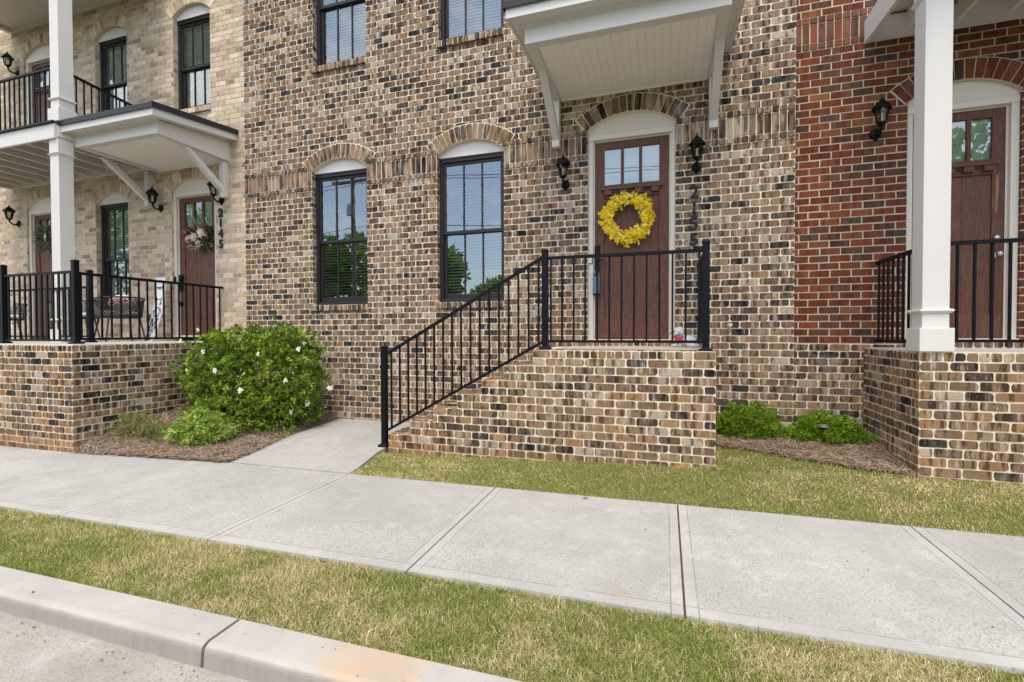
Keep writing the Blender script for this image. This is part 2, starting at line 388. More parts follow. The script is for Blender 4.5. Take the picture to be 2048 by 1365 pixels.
def reveals(bk, op, zc, Cc, depth=.11):
    """brick jambs and mortar soffit of an opening"""
    xa, xb, z0, zs, rise = op; O, U, V = bk.O.copy(), bk.U.copy(), bk.V.copy(); yy = O.y
    n0 = math.floor((z0-zc)/Cc)
    for x, sgn in ((xa, 1), (xb, -1)):
        if sgn > 0: bk.frame((x, yy, 0), (0, 1, 0), (0, 0, 1)); u0, u1 = 0, depth
        else: bk.frame((x, yy, 0), (0, -1, 0), (0, 0, 1)); u0, u1 = -depth, 0
        bk.flat([(u0, z0), (u1, z0), (u1, zs), (u0, zs)])
        k = n0
        while zc+k*Cc < zs-.02:
            a, b = max(z0, zc+k*Cc), min(zs, zc+(k+1)*Cc)
            if b-a > .03: bk.rect(u0+.001, u1+.02*sgn if sgn > 0 else u1-.001, a+.005, b-.005, proud=.003)
            k += 1
    bk.frame(O, U, V)
    K = 14
    for i in range(K):
        a = xa+(xb-xa)*i/K; b = xa+(xb-xa)*(i+1)/K
        vs = [(a, yy, arch_top(op, a)), (b, yy, arch_top(op, b)), (b, yy+depth, arch_top(op, b)), (a, yy+depth, arch_top(op, a))]
        bk.add(vs, [(0, 1, 2, 3)], 1); bk.c += [(.5,)*4]*4
    vs = [(xa, yy, z0), (xa, yy+depth, z0), (xb, yy+depth, z0), (xb, yy, z0)]; bk.add(vs, [(0, 1, 2, 3)], 1); bk.c += [(.5,)*4]*4
def free_intervals(x0, x1, z0, z1, ops):
    cut = []
    for o in ops:
        top = o[3]+o[4]
        if z1 <= o[2]+.025 or z0 >= top: continue
        if z0 <= o[3]: cut.append((o[0], o[1]))
        else:
            cx, cz, Rr, a = arch_geo(o); h = math.sqrt(max(Rr*Rr-(z0-cz)**2, 0)); cut.append((cx-h, cx+h))
    out = []; a = x0
    for c0, c1 in sorted(cut):
        if c0 > a: out.append((a, c0))
        a = max(a, c1)
    if a < x1: out.append((a, x1))
    return out
Cc = .0813
def courses(bk, x0, x1, zlo, zhi, anchor, ops, skip=(), **k):
    i0 = math.floor((zlo-anchor)/Cc)
    i = i0
    while anchor+i*Cc < zhi-.01:
        a, b = anchor+i*Cc, anchor+(i+1)*Cc
        a2, b2 = max(a, zlo), min(b, zhi)
        if b2-a2 > .03: bk.course(a2, b2, free_intervals(x0, x1, a2, b2, ops), (i % 2)*.1016+random.uniform(-.006, .006), **k)
        i += 1
def sill(bk, x0, x1, z0, z1, n, y):
    """projecting rowlock window sill"""
    O, U, V = bk.O.copy(), bk.U.copy(), bk.V.copy(); p = .038
    vs = [(x, yy, z) for x in (x0, x1) for yy in (y-p+.004, y+.03) for z in (z0+.004, z1)]
    bk.add(vs, [(0, 1, 3, 2), (4, 6, 7, 5), (0, 4, 5, 1), (2, 3, 7, 6), (0, 2, 6, 4), (1, 5, 7, 3)], 1); bk.c += [(.5,)*4]*8
    bk.frame((0, y-p+.004, 0), U, V); st = (x1-x0)/n
    for i in range(n): bk.rect(x0+i*st+.004, x0+(i+1)*st-.004, z0, z1-.002, proud=.006, rad=(.006, .012))
    bk.frame((0, y, z0+.004), (1, 0, 0), (0, 1, 0))
    bk.Nn = Vector((0, 0, -1))
    for i in range(n): bk.brick([(x0+i*st+.004, -p+.002), (x0+i*st+.004, .004), (x0+(i+1)*st-.004, .004), (x0+(i+1)*st-.004, -p+.002)], proud=.004, rad=(.003, .006))
    bk.frame(O, U, V)

# ------------------------------------------------------------------ houses: shared parts
def window(parent, op, yw, label=None, mid=.52, blind_gap=.62, blind_to=0.):
    """double-hung window in an arched opening: frame with sash, glass, blinds and the white arch board"""
    xa, xb, z0, zs, rise = op; y = yw+.085; zh = zs-.035; x0, x1 = xa+.002, xb-.002; wz = z0+.012
    m = MB(); fwd = .048
    m.box(x0, x0+fwd, y, y+.10, wz, zh, b=.004); m.box(x1-fwd, x1, y, y+.10, wz, zh, b=.004)
    m.box(x0, x1, y-.006, y+.10, zh-.05, zh, b=.004); m.box(x0, x1, y-.012, y+.10, wz, wz+.04, b=.004)
    m.box(x0+.006, x1-.006, y-.014, y+.02, zh-.012, zh+.012, b=.003)
    fr = m.build('window', BRONZE, parent)
    if label: fr['label'] = label
    zm = wz+(zh-wz)*(1-mid); s0, s1 = x0+fwd-.006, x1-fwd+.006
    for nm, ya, za, zb, tb in (('upper_sash', y+.022, zm-.02, zh-.045, (.05, .045)), ('lower_sash', y+.052, wz+.036, zm+.022, (.075, .045))):
        s = MB(); st = .042
        s.box(s0, s0+st, ya, ya+.03, za, zb, b=.003); s.box(s1-st, s1, ya, ya+.03, za, zb, b=.003)
        s.box(s0+st-.004, s1-st+.004, ya+.001, ya+.029, za, za+tb[0 if nm == 'lower_sash' else 1], b=.003); s.box(s0+st-.004, s1-st+.004, ya+.001, ya+.029, zb-.045, zb, b=.003)
        gw = (s1-s0-2*st)
        for k in (1, 2):
            xx = s0+st+gw*k/3; s.box(xx-.010, xx+.010, ya+.003, ya+.026, za+.03, zb-.03, b=.002)
        so_ = s.build(nm, BRONZE, fr)
        g = MB(); g.add([(s0+.02, ya+.017, za+.02), (s1-.02, ya+.017, za+.02), (s1-.02, ya+.017, zb-.02), (s0+.02, ya+.017, zb-.02)], [(0, 1, 2, 3)]); g.build('pane', GLASS, fr)
    # blinds
    b = MB(); yb = y+.112; z = zh-.06; b.box(s0+.01, s1-.01, yb-.02, yb+.02, zh-.06, zh-.02)
    zend = wz+.07+blind_to
    while z > zend+.03:
        tilt = blind_gap+random.uniform(-.02, .02)
        dy, dz = .0235*math.cos(tilt), .0235*math.sin(tilt)
        zc = z-.022
        b.add([(s0+.012, yb-dy, zc-dz), (s1-.012, yb-dy, zc-dz), (s1-.012, yb+dy, zc+dz), (s0+.012, yb+dy, zc+dz)], [(0, 1, 2, 3)])
        z -= .0435
    b.box(s0+.01, s1-.01, yb-.02, yb+.02, zend, zend+.022)
    for xx in (s0+.13, s1-.13): b.box(xx-.0015, xx+.0015, yb-.027, yb-.025, zend, zh-.05)
    b.build('blind', BLIND, fr)
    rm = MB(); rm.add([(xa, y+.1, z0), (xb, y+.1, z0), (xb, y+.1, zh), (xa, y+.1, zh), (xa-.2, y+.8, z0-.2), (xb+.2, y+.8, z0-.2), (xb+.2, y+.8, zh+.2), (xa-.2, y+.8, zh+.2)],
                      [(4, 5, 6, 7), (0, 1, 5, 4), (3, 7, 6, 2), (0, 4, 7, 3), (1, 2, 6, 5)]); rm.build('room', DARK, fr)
    arch_board(parent, op, yw+.062, zh+.010)
    return fr
def arch_board(parent, op, y, zb, mat=None):
    xa, xb, z0, zs, rise = op; K = 20
    poly = [(xa+.001, zb), (xb-.001, zb)]+[(xb-.001+(xa-xb+.002)*i/K, arch_top(op, xb-.001+(xa-xb+.002)*i/K)-.001) for i in range(K+1)]
    MB().extr(poly, 1, y, y+.05).build('arch_board', mat or WHITE, parent)
def door(parent, x0, x1, z0, z1, yl, yw, op=None, flip=False, lites=3, label=None, knob='lever'):
    """craftsman door: leaf in a white casing; yl = plane of the leaf"""
    xa, xb = op[0], op[1]
    c = MB(); ct = yw+.03
    c.box(xa+.002, x0-.012, ct, yl+.05, z0-.05, z1+.012, b=.006); c.box(x1+.012, xb-.002, ct, yl+.05, z0-.05, z1+.012, b=.006)
    c.box(xa+.002, xb-.002, ct-.004, yl+.05, z1+.012, z1+.085, b=.006)
    c.box(x0-.014, x0+.006, ct+.045, yl-.004, z0-.05, z1+.016, b=.003); c.box(x1-.006, x1+.014, ct+.045, yl-.004, z0-.05, z1+.016, b=.003); c.box(x0, x1, ct+.045, yl-.004, z1-.004, z1+.02, b=.003)
    c.box(xa+.01, xb-.01, yw-.02, yl+.05, z0-.035, z0-.004, b=.004)
    cs = c.build('door_casing', CREAM, parent)
    if op: arch_board(parent, op, ct+.012, z1+.09, CREAM)
    W, H = x1-x0, z1-z0; X = lambda t: x0+W*t; Z = lambda t: z0+H*t
    d = MB(); ya = yl; yb = yl+.045; rec = .014
    d.box(x0, x1, ya+rec+.004, yb, z0, Z(.775))                        # panel backing
    for a, b2 in ((0, .135), (.865, 1)): d.box(X(a), X(b2), ya, yb-.002, z0, z1, b=.004)
    d.box(X(.135), X(.865), ya+.0015, yb-.002, Z(.0), Z(.105), b=.004); d.box(X(.135), X(.865), ya+.0015, yb-.002, Z(.715), Z(.782), b=.004); d.box(X(.135), X(.865), ya+.0015, yb-.002, Z(.962), z1, b=.004)
    gx = [.135+.73*i/3 for i in range(4)] if lites == 3 else [.135, .5, .865]
    for g in gx[1:-1]: d.box(X(g)-.018, X(g)+.018, ya+.003, yb-.002, Z(.77), Z(.97), b=.004)
    # vertical planks with V joints
    px = [.135, .44, .56, .865]
    for a, b2 in zip(px, px[1:]): d.box(X(a)+.0025, X(b2)-.0025, ya+rec, ya+rec+.02, Z(.10), Z(.72), b=.004)
    leaf = d.build('door', WOOD, parent)
    if label: leaf['label'] = label
    g = MB(); g.add([(X(.13), ya+.022, Z(.775)), (X(.87), ya+.022, Z(.775)), (X(.87), ya+.022, Z(.968)), (X(.13), ya+.022, Z(.968))], [(0, 1, 2, 3)]); g.build('door_glass', DOORGLASS, leaf)
    rb = MB(); rb.add([(X(.1), ya+.05, Z(.76)), (X(.9), ya+.05, Z(.76)), (X(.9), ya+.05, Z(.98)), (X(.1), ya+.05, Z(.98))], [(0, 1, 2, 3)]); rb.build('glass_backing', plain('grey_frost', (.78, .79, .78), .6), leaf)
    s = MB(); s.box(X(.09), X(.91), ya-.05, ya+.002, Z(.752), Z(.763), b=.003); s.box(X(.10), X(.90), ya-.014, ya+.002, Z(.742), Z(.752), b=.002); s.box(X(.10), X(.90), ya-.008, ya+.002, Z(.715), Z(.720), b=.002)
    for k in range(4):
        xc = X(.185+.21*k); s.box(xc-.045, xc+.045, ya-.04, ya+.002, Z(.728), Z(.752), b=.003)
    s.build('dentil_shelf', WOOD, leaf)
    return leaf
def lantern(x, yw, zt, label, tilt=0):
    """black carriage wall lantern; zt = tip of the finial"""
    t = thing('wall_lantern', label, 'wall lantern', (x, yw, zt-.36), 'black carriage wall lanterns')
    yc = yw-.155
    m = MB(); m.lathe([(.0, .03), (.03, .03), (.052, .018), (.058, .0)], (x, yw-.004, zt-.362), 16, axis='y'); m.ball((x, yw-.012, zt-.42), (.018, .012, .022), seg=8)
    m.build('backplate', BLACK, t, True)
    a = MB(); pts = [(x, yw-.02, zt-.375), (x, yw-.06, zt-.40), (x, yw-.11, zt-.395), (x, yw-.148, zt-.36), (x, yc, zt-.315)]
    a.tube(pts, [.016, .015, .014, .014, .018], 8); a.build('arm', BLACK, t, True)
    c = MB(); zb, zg = zt-.30, zt-.152
    c.lathe([(.0, zb-.02), (.03, zb-.02), (.046, zb-.006), (.046, zb+.006), (.0, zb+.006)], (x, yc, 0), 6)
    for k in range(6):
        an = math.pi/3*k; r0, r1 = .043, .070
        c.bar((x+r0*math.cos(an), yc+r0*math.sin(an), zb), (x+r1*math.cos(an), yc+r1*math.sin(an), zg), .007)
    c.build('cage', BLACK, t)
    g = MB(); g.lathe([(.0415, zb+.006), (.067, zg)], (x, yc, 0), 6); g.f = g.f[:6]; g.m = g.m[:6]; g.build('glass', LAMPGLASS, t)
    b = MB(); b.lathe([(.0, zb+.005), (.016, zb+.005), (.016, zb+.03), (.011, zb+.034), (.011, zb+.10), (.0, zb+.105)], (x, yc, 0), 10); b.build('bulb', plain('bulb_white', (.8, .76, .66), .4), t, True)
    r = MB(); r.lathe([(.0, zg-.002), (.086, zg-.002), (.092, zg-.012), (.094, zg+.004), (.080, zg+.026), (.050, zg+.060), (.026, zg+.078), (.020, zg+.092), (.0, zg+.096)], (x, yc, 0), 6)
    r.lathe([(.0, zg+.09), (.009, zg+.095), (.011, zg+.103), (.006, zg+.112), (.004, zg+.125), (.0, zt)], (x, yc, 0), 8)
    r.build('roof', BLACK, t)
    return t
def rail(name, label, A, B, posts, nb, zt=.955, zb=.09, bw=.018, base=None, group='black metal railings'):
    """railing from A to B (xyz at deck level); posts: list of 0..1 positions"""
    A, B = Vector(A), Vector(B); t = thing(name, label, 'railing', A, group)
    a2 = Vector((0, 0, 1))
    MB().bar(A+a2*zt, B+a2*zt, .036, .032).build('top_rail', BLACK, t)
    MB().bar(A+a2*zb, B+a2*zb, .030, .026).build('bottom_rail', BLACK, t)
    for q in posts:
        p = A+(B-A)*q; s = .031; m = MB(); m.box(p.x-s, p.x+s, p.y-s, p.y+s, p.z+.005, p.z+1.035, b=.004)
        m.lathe([(.052, 0.004), (.052, .01), (.05, .014), (.0, .03)], (p.x, p.y, p.z+1.03-.004), 4, rot=math.pi/4)
        m.lathe([(.085, .0), (.085, .014), (.05, .034), (.0, .036)], (p.x, p.y, p.z), 4, rot=math.pi/4)
        m.build('post', BLACK, t)
    proto = None
    for i in range(nb):
        q = (i+.5)/nb; p = A+(B-A)*q
        if proto is None:
            proto = MB().box(p.x-bw/2, p.x+bw/2, p.y-bw/2, p.y+bw/2, p.z+zb, p.z+zt).build('baluster', BLACK, t); p0 = p
        else:
            o = proto.copy(); COL.objects.link(o); o.parent = t; o.location = p-p0
    return t
def digits(text, x, y, ztop, step, h, label):
    t = thing('house_number', label, 'house number', (x, y, ztop-step*len(text)))
    off = wloc(t)
    for i, ch in enumerate(text):
        cu = bpy.data.curves.new('digit', 'FONT'); cu.body = ch; cu.size = h*1.42; cu.extrude = .006; cu.offset = .0035; cu.bevel_depth = .001; cu.align_x = 'CENTER'
        to = bpy.data.objects.new('tmp', cu); COL.objects.link(to)
        dg = bpy.context.evaluated_depsgraph_get(); me = bpy.data.meshes.new_from_object(to.evaluated_get(dg)); bpy.data.objects.remove(to)
        o = link('digit', me, DIGIT, t); me.transform(Matrix.Translation(Vector((x, y-.018, ztop-step*i-h))-off) @ Matrix.Rotation(R(90), 4, 'X'))
    return t
def text_mesh(body, size, ext=.002):
    cu = bpy.data.curves.new('txt', 'FONT'); cu.body = body; cu.size = size; cu.extrude = ext; cu.align_x = 'CENTER'
    to = bpy.data.objects.new('tmp', cu); COL.objects.link(to); dg = bpy.context.evaluated_depsgraph_get()
    me = bpy.data.meshes.new_from_object(to.evaluated_get(dg)); bpy.data.objects.remove(to); return me
def canopy(parent, x0, x1, yw, yf, zw, zf, bx0, bx1, yb, zs, brx, label):
    """shed canopy: roof, fascia, boxed beam, soffit and two brackets.  zw/zf = eave bottom at the wall / at the front"""
    def sl(y): return zw+(zf-zw)*(yw-y)/(yw-yf)
    m = MB(); th = .135
    m.extr([(yf-.025, sl(yf)+th), (yw, sl(yw)+th), (yw, sl(yw)+th+.03), (yf-.025, sl(yf)+th+.03)], 0, x0-.025, x1+.025)
    m.extr([(yf-.027, sl(yf)+th-.045), (yf-.019, sl(yf)+th-.045), (yf-.019, sl(yf)+th+.002), (yf-.027, sl(yf)+th+.002)], 0, x0-.025, x1+.025)
    for xx in (x0-.027, x1+.019):
        m.extr([(yf-.025, sl(yf)+th-.045), (yw, sl(yw)+th-.045), (yw, sl(yw)+th+.036), (yf-.025, sl(yf)+th+.036)], 0, xx, xx+.008)
    rf = m.build('canopy', ROOF, parent); rf['label'] = label
    f = MB(); f.extr([(yf, sl(yf)), (yf+.022, sl(yf)), (yf+.022, sl(yf)+th), (yf, sl(yf)+th)], 0, x0, x1)
    for xx in (x0, x1-.022): f.extr([(yf+.0225, sl(yf)), (yw-.001, sl(yw)), (yw-.001, sl(yw)+th), (yf+.0225, sl(yf)+th)], 0, xx, xx+.022)
    f.extr([(yf+.023, sl(yf)+.012), (yw-.001, sl(yw)+.012), (yw-.001, sl(yw)+.024), (yf+.023, sl(yf)+.024)], 0, x0+.0225, x1-.0225)
    # cove under the eave
    f.extr([(yb-.035, sl(yb)+.013), (yb-.0005, sl(yb)+.013), (yb-.0005, sl(yb)-.028)], 0, bx0-.03, bx1+.03)
    f.build('fascia', WHITE, rf)
    b = MB(); bt = .105
    b.box(bx0, bx1, yb, yb+bt, zs, sl(yb)+.012, b=.004)
    for xx in (bx0, bx1-bt): b.extr([(yb+bt+.0005, zs+.0005), (yw-.001, zs+.0005), (yw-.001, sl(yw)+.011), (yb+bt+.0005, sl(yb)+.011)], 0, xx, xx+bt)
    b.build('beam', WHITE, rf)
    s = MB(); n = int((bx1-bx0-2*bt)/.082); st = (bx1-bx0-2*bt)/n
    for i in range(n): s.box(bx0+bt+i*st+.0006, bx0+bt+(i+1)*st-.0006, yb+bt, yw-.002, zs+.022, zs+.034, b=.0016)
    s.box(bx0+bt, bx1-bt, yb+bt, yw-.002, zs+.036, zs+.05)
    s.box(bx0+bt, bx1-bt, yw-.03, yw-.003, zs-.012, zs+.021, b=.004)
    s.build('soffit', plain('soffit_paint', (.84, .81, .76), .6, var=.03), rf)
    for xc in brx:
        k = MB(); hw = .047
        k.box(xc-hw, xc+hw, yw-.095, yw-.002, zs-.60, zs-.001, b=.005)
        a = Vector((xc, yw-.06, zs-.50)); c = Vector((xc, yw-.74, zs-.03))
        k.extr([(yw-.0955, zs-.52), (yw-.0955, zs-.415), (yw-.66, zs-.001), (yw-.785, zs-.001)], 0, xc-hw+.004, xc+hw-.004)
        k.build('bracket', WHITE, rf)
    return rf
def column(x, y, z0, z1, label, w=.20, cap=True, group='white square porch columns'):
    t = thing('porch_column', label, 'column', (x, y, z0), group); h = w/2
    MB().box(x-h, x+h, y-h, y+h, z0+.02, z1, b=.004).build('shaft', WHITE, t)
    m = MB(); m.box(x-h-.026, x+h+.026, y-h-.026, y+h+.026, z0, z0+.20, b=.004); m.build('base', WHITE, t)
    c = MB(); c.lathe([((h+.010)*1.414, z0+.325), ((h+.024)*1.414, z0+.345), ((h+.020)*1.414, z0+.358), (h*1.414, z0+.362)], (x, y, 0), 4, rot=math.pi/4); c.build('collar', WHITE, t)
    if cap:
        c = MB(); zc = z1-.20; c.lathe([(h*1.414, zc-.04), ((h+.016)*1.414, zc-.022), ((h+.026)*1.414, zc-.006), ((h+.010)*1.414, zc)], (x, y, 0), 4, rot=math.pi/4)
        c.box(x-h-.006, x+h+.006, y-h-.006, y+h+.006, zc, z1, b=.003); c.build('capital', WHITE, t)
    return t

# ================================================================== SETTING: ground, road, kerb, pavement
def ground_mat(name, c0, c1, c2, s=8., rough=.95, sp=90):
    m, t, b = new_mat(name); p = position(t)
    c = mixc(t, ramp(t, noise(t, p, s, 6, .65), .35, .65), c0, c1); c = mixc(t, ramp(t, noise(t, p, sp, 4, .7), .45, .7), c, c2)
    t.links.new(c, b.inputs['Base Color']); b.inputs['Roughness'].default_value = rough; b.inputs['Specular IOR Level'].default_value = .15
    bump(t, b, noise(t, p, sp, 5, .7), .6, .01); return m
def concrete_mat():
    m, t, b = new_mat('broomed_concrete'); p = position(t); sx = N(t, 'ShaderNodeSeparateXYZ'); t.links.new(p, sx.inputs[0]); X, Y = sx.outputs[0], sx.outputs[1]
    c = mixc(t, ramp(t, noise(t, p, 1.3, 6, .6), .3, .7), (.35, .344, .327), (.435, .427, .408))
    c = mixc(t, ramp(t, noise(t, p, 5.5, 5, .7), .5, .72, 0, .4), c, (.54, .535, .52))
    wn = N(t, 'ShaderNodeTexWhiteNoise'); wn.noise_dimensions = '1D'; t.links.new(math_(t, 'FLOOR', math_(t, 'DIVIDE', math_(t, 'SUBTRACT', X, .095), 1.515)), wn.inputs['W'])
    c = mixc(t, wn.outputs['Value'], mixc(t, 1., c, (.93, .925, .91), 'MULTIPLY'), mixc(t, 1., c, (1.06, 1.06, 1.05), 'MULTIPLY'))
    spot = ramp(t, noise(t, p, 17, 2, .3), .755, .775, 0, .55); c = mixc(t, spot, c, (.25, .24, .225))
    # broom finish and worn pits
    br = noise(t, mapping(t, p, (110, 7, 1)), 1, 4, .6)
    sl = noise(t, p, .7, 3)
    pit = noise(t, mapping(t, p, (95, 52, 1)), 1, 6, .8)
    fine = math_(t, 'MULTIPLY', ramp(t, pit, .49, .62), ramp(t, sl, .30, .62, .45, 1.))
    # trowelled margin beside each joint and along the kerb-side edge
    fr = math_(t, 'FRACT', math_(t, 'DIVIDE', math_(t, 'SUBTRACT', X, .095), 1.515))
    dj = math_(t, 'MULTIPLY', math_(t, 'MINIMUM', fr, math_(t, 'SUBTRACT', 1., fr)), 1.515)
    de = math_(t, 'ADD', Y, 3.615)
    inner = math_(t, 'MULTIPLY', ramp(t, dj, .060, .066), ramp(t, de, .085, .092))
    fine = math_(t, 'MULTIPLY', fine, math_(t, 'ADD', math_(t, 'MULTIPLY', inner, .78), .22))
    c = mixc(t, math_(t, 'MULTIPLY', fine, .78), c, (.19, .185, .17))
    c = mixc(t, ramp(t, br, .45, .75, 0, .16), c, (.24, .235, .225))
    line = math_(t, 'MULTIPLY', ramp(t, dj, .0595, .063), ramp(t, dj, .070, .0665)); line2 = math_(t, 'MULTIPLY', ramp(t, de, .084, .088), ramp(t, de, .097, .092))
    ln = math_(t, 'MULTIPLY', math_(t, 'MAXIMUM', line, math_(t, 'MULTIPLY', line2, .7)), ramp(t, noise(t, p, 4, 3), .35, .6, .25, .8))
    c = mixc(t, ln, c, (.20, .19, .175))
    rust = math_(t, 'MULTIPLY', ramp(t, noise(t, p, 3.3, 4), .66, .74, 0, .5), ramp(t, de, .4, .0))
    c = mixc(t, rust, c, (.45, .27, .13))
    t.links.new(c, b.inputs['Base Color']); b.inputs['Roughness'].default_value = .9; b.inputs['Specular IOR Level'].default_value = .2
    h = math_(t, 'ADD', math_(t, 'MULTIPLY', br, .5), math_(t, 'SUBTRACT', 0., math_(t, 'MULTIPLY', fine, .7))); h = math_(t, 'SUBTRACT', h, math_(t, 'MULTIPLY', ln, 1.2))
    bump(t, b, h, .35, .004); return m
CONC = concrete_mat()
def kerb_mat():
    m, t, b = new_mat('kerb_concrete'); p = position(t); sx = N(t, 'ShaderNodeSeparateXYZ'); t.links.new(p, sx.inputs[0])
    c = mixc(t, ramp(t, noise(t, p, 2.2, 6, .65), .3, .7), (.335, .322, .298), (.425, .408, .38))
    c = mixc(t, ramp(t, noise(t, mapping(t, p, (70, 70, 3)), 1, 4), .4, .7, 0, .35), c, (.36, .335, .30))
    c = mixc(t, ramp(t, noise(t, p, 160, 4, .7), .5, .75, 0, .4), c, (.26, .245, .22))
    # clay stain on the kerb near the tree lawn
    dx = math_(t, 'DIVIDE', math_(t, 'SUBTRACT', sx.outputs[0], -1.18), .42); d2 = math_(t, 'ADD', math_(t, 'MULTIPLY', dx, dx), math_(t, 'MULTIPLY', noise(t, p, 7, 6, .7), 2.2))
    c = mixc(t, ramp(t, d2, 1.75, .95, 0, .55), c, (.50, .33, .19))
    # shade painted into the colour of the upright face, mixed with road grime
    face_y = math_(t, 'ADD', sx.outputs[1], math_(t, 'MULTIPLY', noise(t, p, 11, 5), .012))
    c = mixc(t, ramp(t, face_y, -4.432, -4.442, 0, .72), c, mixc(t, noise(t, mapping(t, p, (40, 40, 2)), 1, 4), (.20, .185, .165), (.33, .31, .28)))
    # tide line of pale lime above the gutter
    zz = math_(t, 'ADD', sx.outputs[2], math_(t, 'MULTIPLY', noise(t, p, 6, 5), .03))
    c = mixc(t, ramp(t, zz, -1.285, -1.30, 0, .5), c, (.50, .48, .45))
    t.links.new(c, b.inputs['Base Color']); b.inputs['Roughness'].default_value = .9; b.inputs['Specular IOR Level'].default_value = .2
    bump(t, b, noise(t, p, 120, 5, .7), .35, .004); return m
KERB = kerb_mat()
def gutter_mat():
    m, t, b = new_mat('gutter_concrete'); p = position(t)
    c = mixc(t, ramp(t, noise(t, p, 2.4, 6, .65), .3, .7), (.29, .268, .236), (.395, .37, .332))
    c = mixc(t, ramp(t, noise(t, p, 75, 5, .85), .47, .62, 0, .7), c, (.20, .175, .155)); c = mixc(t, ramp(t, noise(t, p, 95, 3, .8), .58, .75, 0, .6), c, (.56, .52, .48))
    c = mixc(t, ramp(t, noise(t, p, 4, 6, .7), .58, .72, 0, .45), c, (.52, .50, .47))
    t.links.new(c, b.inputs['Base Color']); b.inputs['Roughness'].default_value = .92; bump(t, b, noise(t, p, 150, 5, .8), .7, .006); return m
GUT = gutter_mat()
SOIL = ground_mat('lawn_soil', (.13, .095, .05), (.19, .145, .08), (.10, .095, .04))
MULCH = ground_mat('straw_bed', (.13, .085, .065), (.19, .13, .10), (.06, .042, .035), 6, sp=60)
FARGRASS = ground_mat('far_grass', (.05, .075, .022), (.09, .11, .04), (.12, .11, .05), .8, sp=14)
ASPH = ground_mat('asphalt', (.055, .054, .053), (.075, .073, .07), (.04, .04, .04), 1.5, sp=120)
def grid(name, x0, x1, y0, y1, zf, mat, nx=40, ny=16, off=0., inside=None):
    xs = np.linspace(x0, x1, nx+1); ys = np.linspace(y0, y1, ny+1); X, Y = np.meshgrid(xs, ys, indexing='ij')
    Z = np.asarray(zf(X, Y))+off; V = np.stack([X, Y, Z], -1).reshape(-1, 3); q = []
    for i in range(nx):
        for j in range(ny):
            if inside and not inside((xs[i]+xs[i+1])/2, (ys[j]+ys[j+1])/2): continue
            a = i*(ny+1)+j; q.append((a, a+ny+1, a+ny+2, a+1))
    o = np_mesh(name, V, quads=q, mats=mat, smooth=True); return tag(o, kind='structure')
g = MB(); g.add([(-900, -900, -1.75), (900, -900, -1.75), (900, 900, -1.75), (-900, 900, -1.75)], [(0, 1, 2, 3)]); tag(g.build('ground', FARGRASS), kind='structure')
gy = lambda x: G(x, -4.5)-.100
def strip(name, x0, x1, y0, y1, dz0, dz1, mat, n=30):
    m = MB()
    for i in range(n):
        a = x0+(x1-x0)*i/n; b = x0+(x1-x0)*(i+1)/n
        m.add([(a, y0, gy(a)+dz0), (b, y0, gy(b)+dz0), (b, y1, gy(b)+dz1), (a, y1, gy(a)+dz1)], [(0, 1, 2, 3)])
    return tag(m.build(name, mat), kind='structure')
strip('gutter', -40, 40, -5.35, -4.45, -.03, .0, GUT, 60)
strip('road', -40, 40, -12.6, -5.35, -.05, -.026, ASPH)
strip('far_verge', -40, 40, -40, -12.6, -.10, -.03, FARGRASS)
# kerb segments with rounded nose
KJ = [-14, -11, -8, -4.98, -1.955, 1.07, 4.1, 7]
prof = [(-4.255, -.20), (-4.255, .004), (-4.415, .001), (-4.430, -.003), (-4.441, -.010), (-4.447, -.020), (-4.450, -.032), (-4.462, -.20)]
for a, b in zip(KJ, KJ[1:]):
    m = MB(); n = 12; a += .009; b -= .009
    P = [[(x, y, G(x, y)+z) for y, z in prof] for x in np.linspace(a, b, n+1)]
    vs = [q for r in P for q in r]; k = len(prof)
    m.add(vs, [(i*k+j, i*k+j+1, (i+1)*k+j+1, (i+1)*k+j) for i in range(n) for j in range(k-1)]+[tuple(range(k))[::-1], tuple(range(n*k, n*k+k))])
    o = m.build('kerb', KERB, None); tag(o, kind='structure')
# pavement slabs
J0 = .095; S = 1.515; mm = MB()
DARKJ = plain('joint_dirt', (.085, .06, .042), .95, var=.4, vscale=40)
def slab(m, x0, x1, y0, y1, zf, g=.004, n=6):
    x0 += g; x1 -= g; e = .008
    for i in range(n):
        a = x0+(x1-x0)*i/n; b = x0+(x1-x0)*(i+1)/n
        m.add([(a, y0+e, zf(a, y0)), (b, y0+e, zf(b, y0)), (b, y1, zf(b, y1)), (a, y1, zf(a, y1))], [(0, 1, 2, 3)])
        m.add([(a, y0, zf(a, y0)-.05), (b, y0, zf(b, y0)-.05), (b, y0+e, zf(b, y0)), (a, y0+e, zf(a, y0))], [(0, 1, 2, 3)])
    for xx, s_ in ((x0, 0), (x1, 1)):
        q = [(xx, y0, zf(xx, y0)), (xx, y1, zf(xx, y1)), (xx, y1, zf(xx, y1)-.05), (xx, y0, zf(xx, y0)-.05)]; m.add(q, [(0, 1, 2, 3)])
for k in range(-9, 4):
    x0, x1 = J0+k*S, J0+(k+1)*S
    slab(mm, x0, x1, -3.615, -2.085 if x1 > -4.7 else (-2.06 if x1 > -6.5 else -2.245), lambda x, y: float(G(x, y)), .006 if k in (0, -1) else .004)
tag(mm.build('sidewalk', CONC), kind='structure')
jj = MB()
for k in range(-9, 5):
    x = J0+k*S; jj.add([(x-.02, -3.61, G(x, -3.6)-.011), (x+.02, -3.61, G(x, -3.6)-.011), (x+.02, -2.09, G(x, -2.1)-.011), (x-.02, -2.09, G(x, -2.1)-.011)], [(0, 1, 2, 3)])
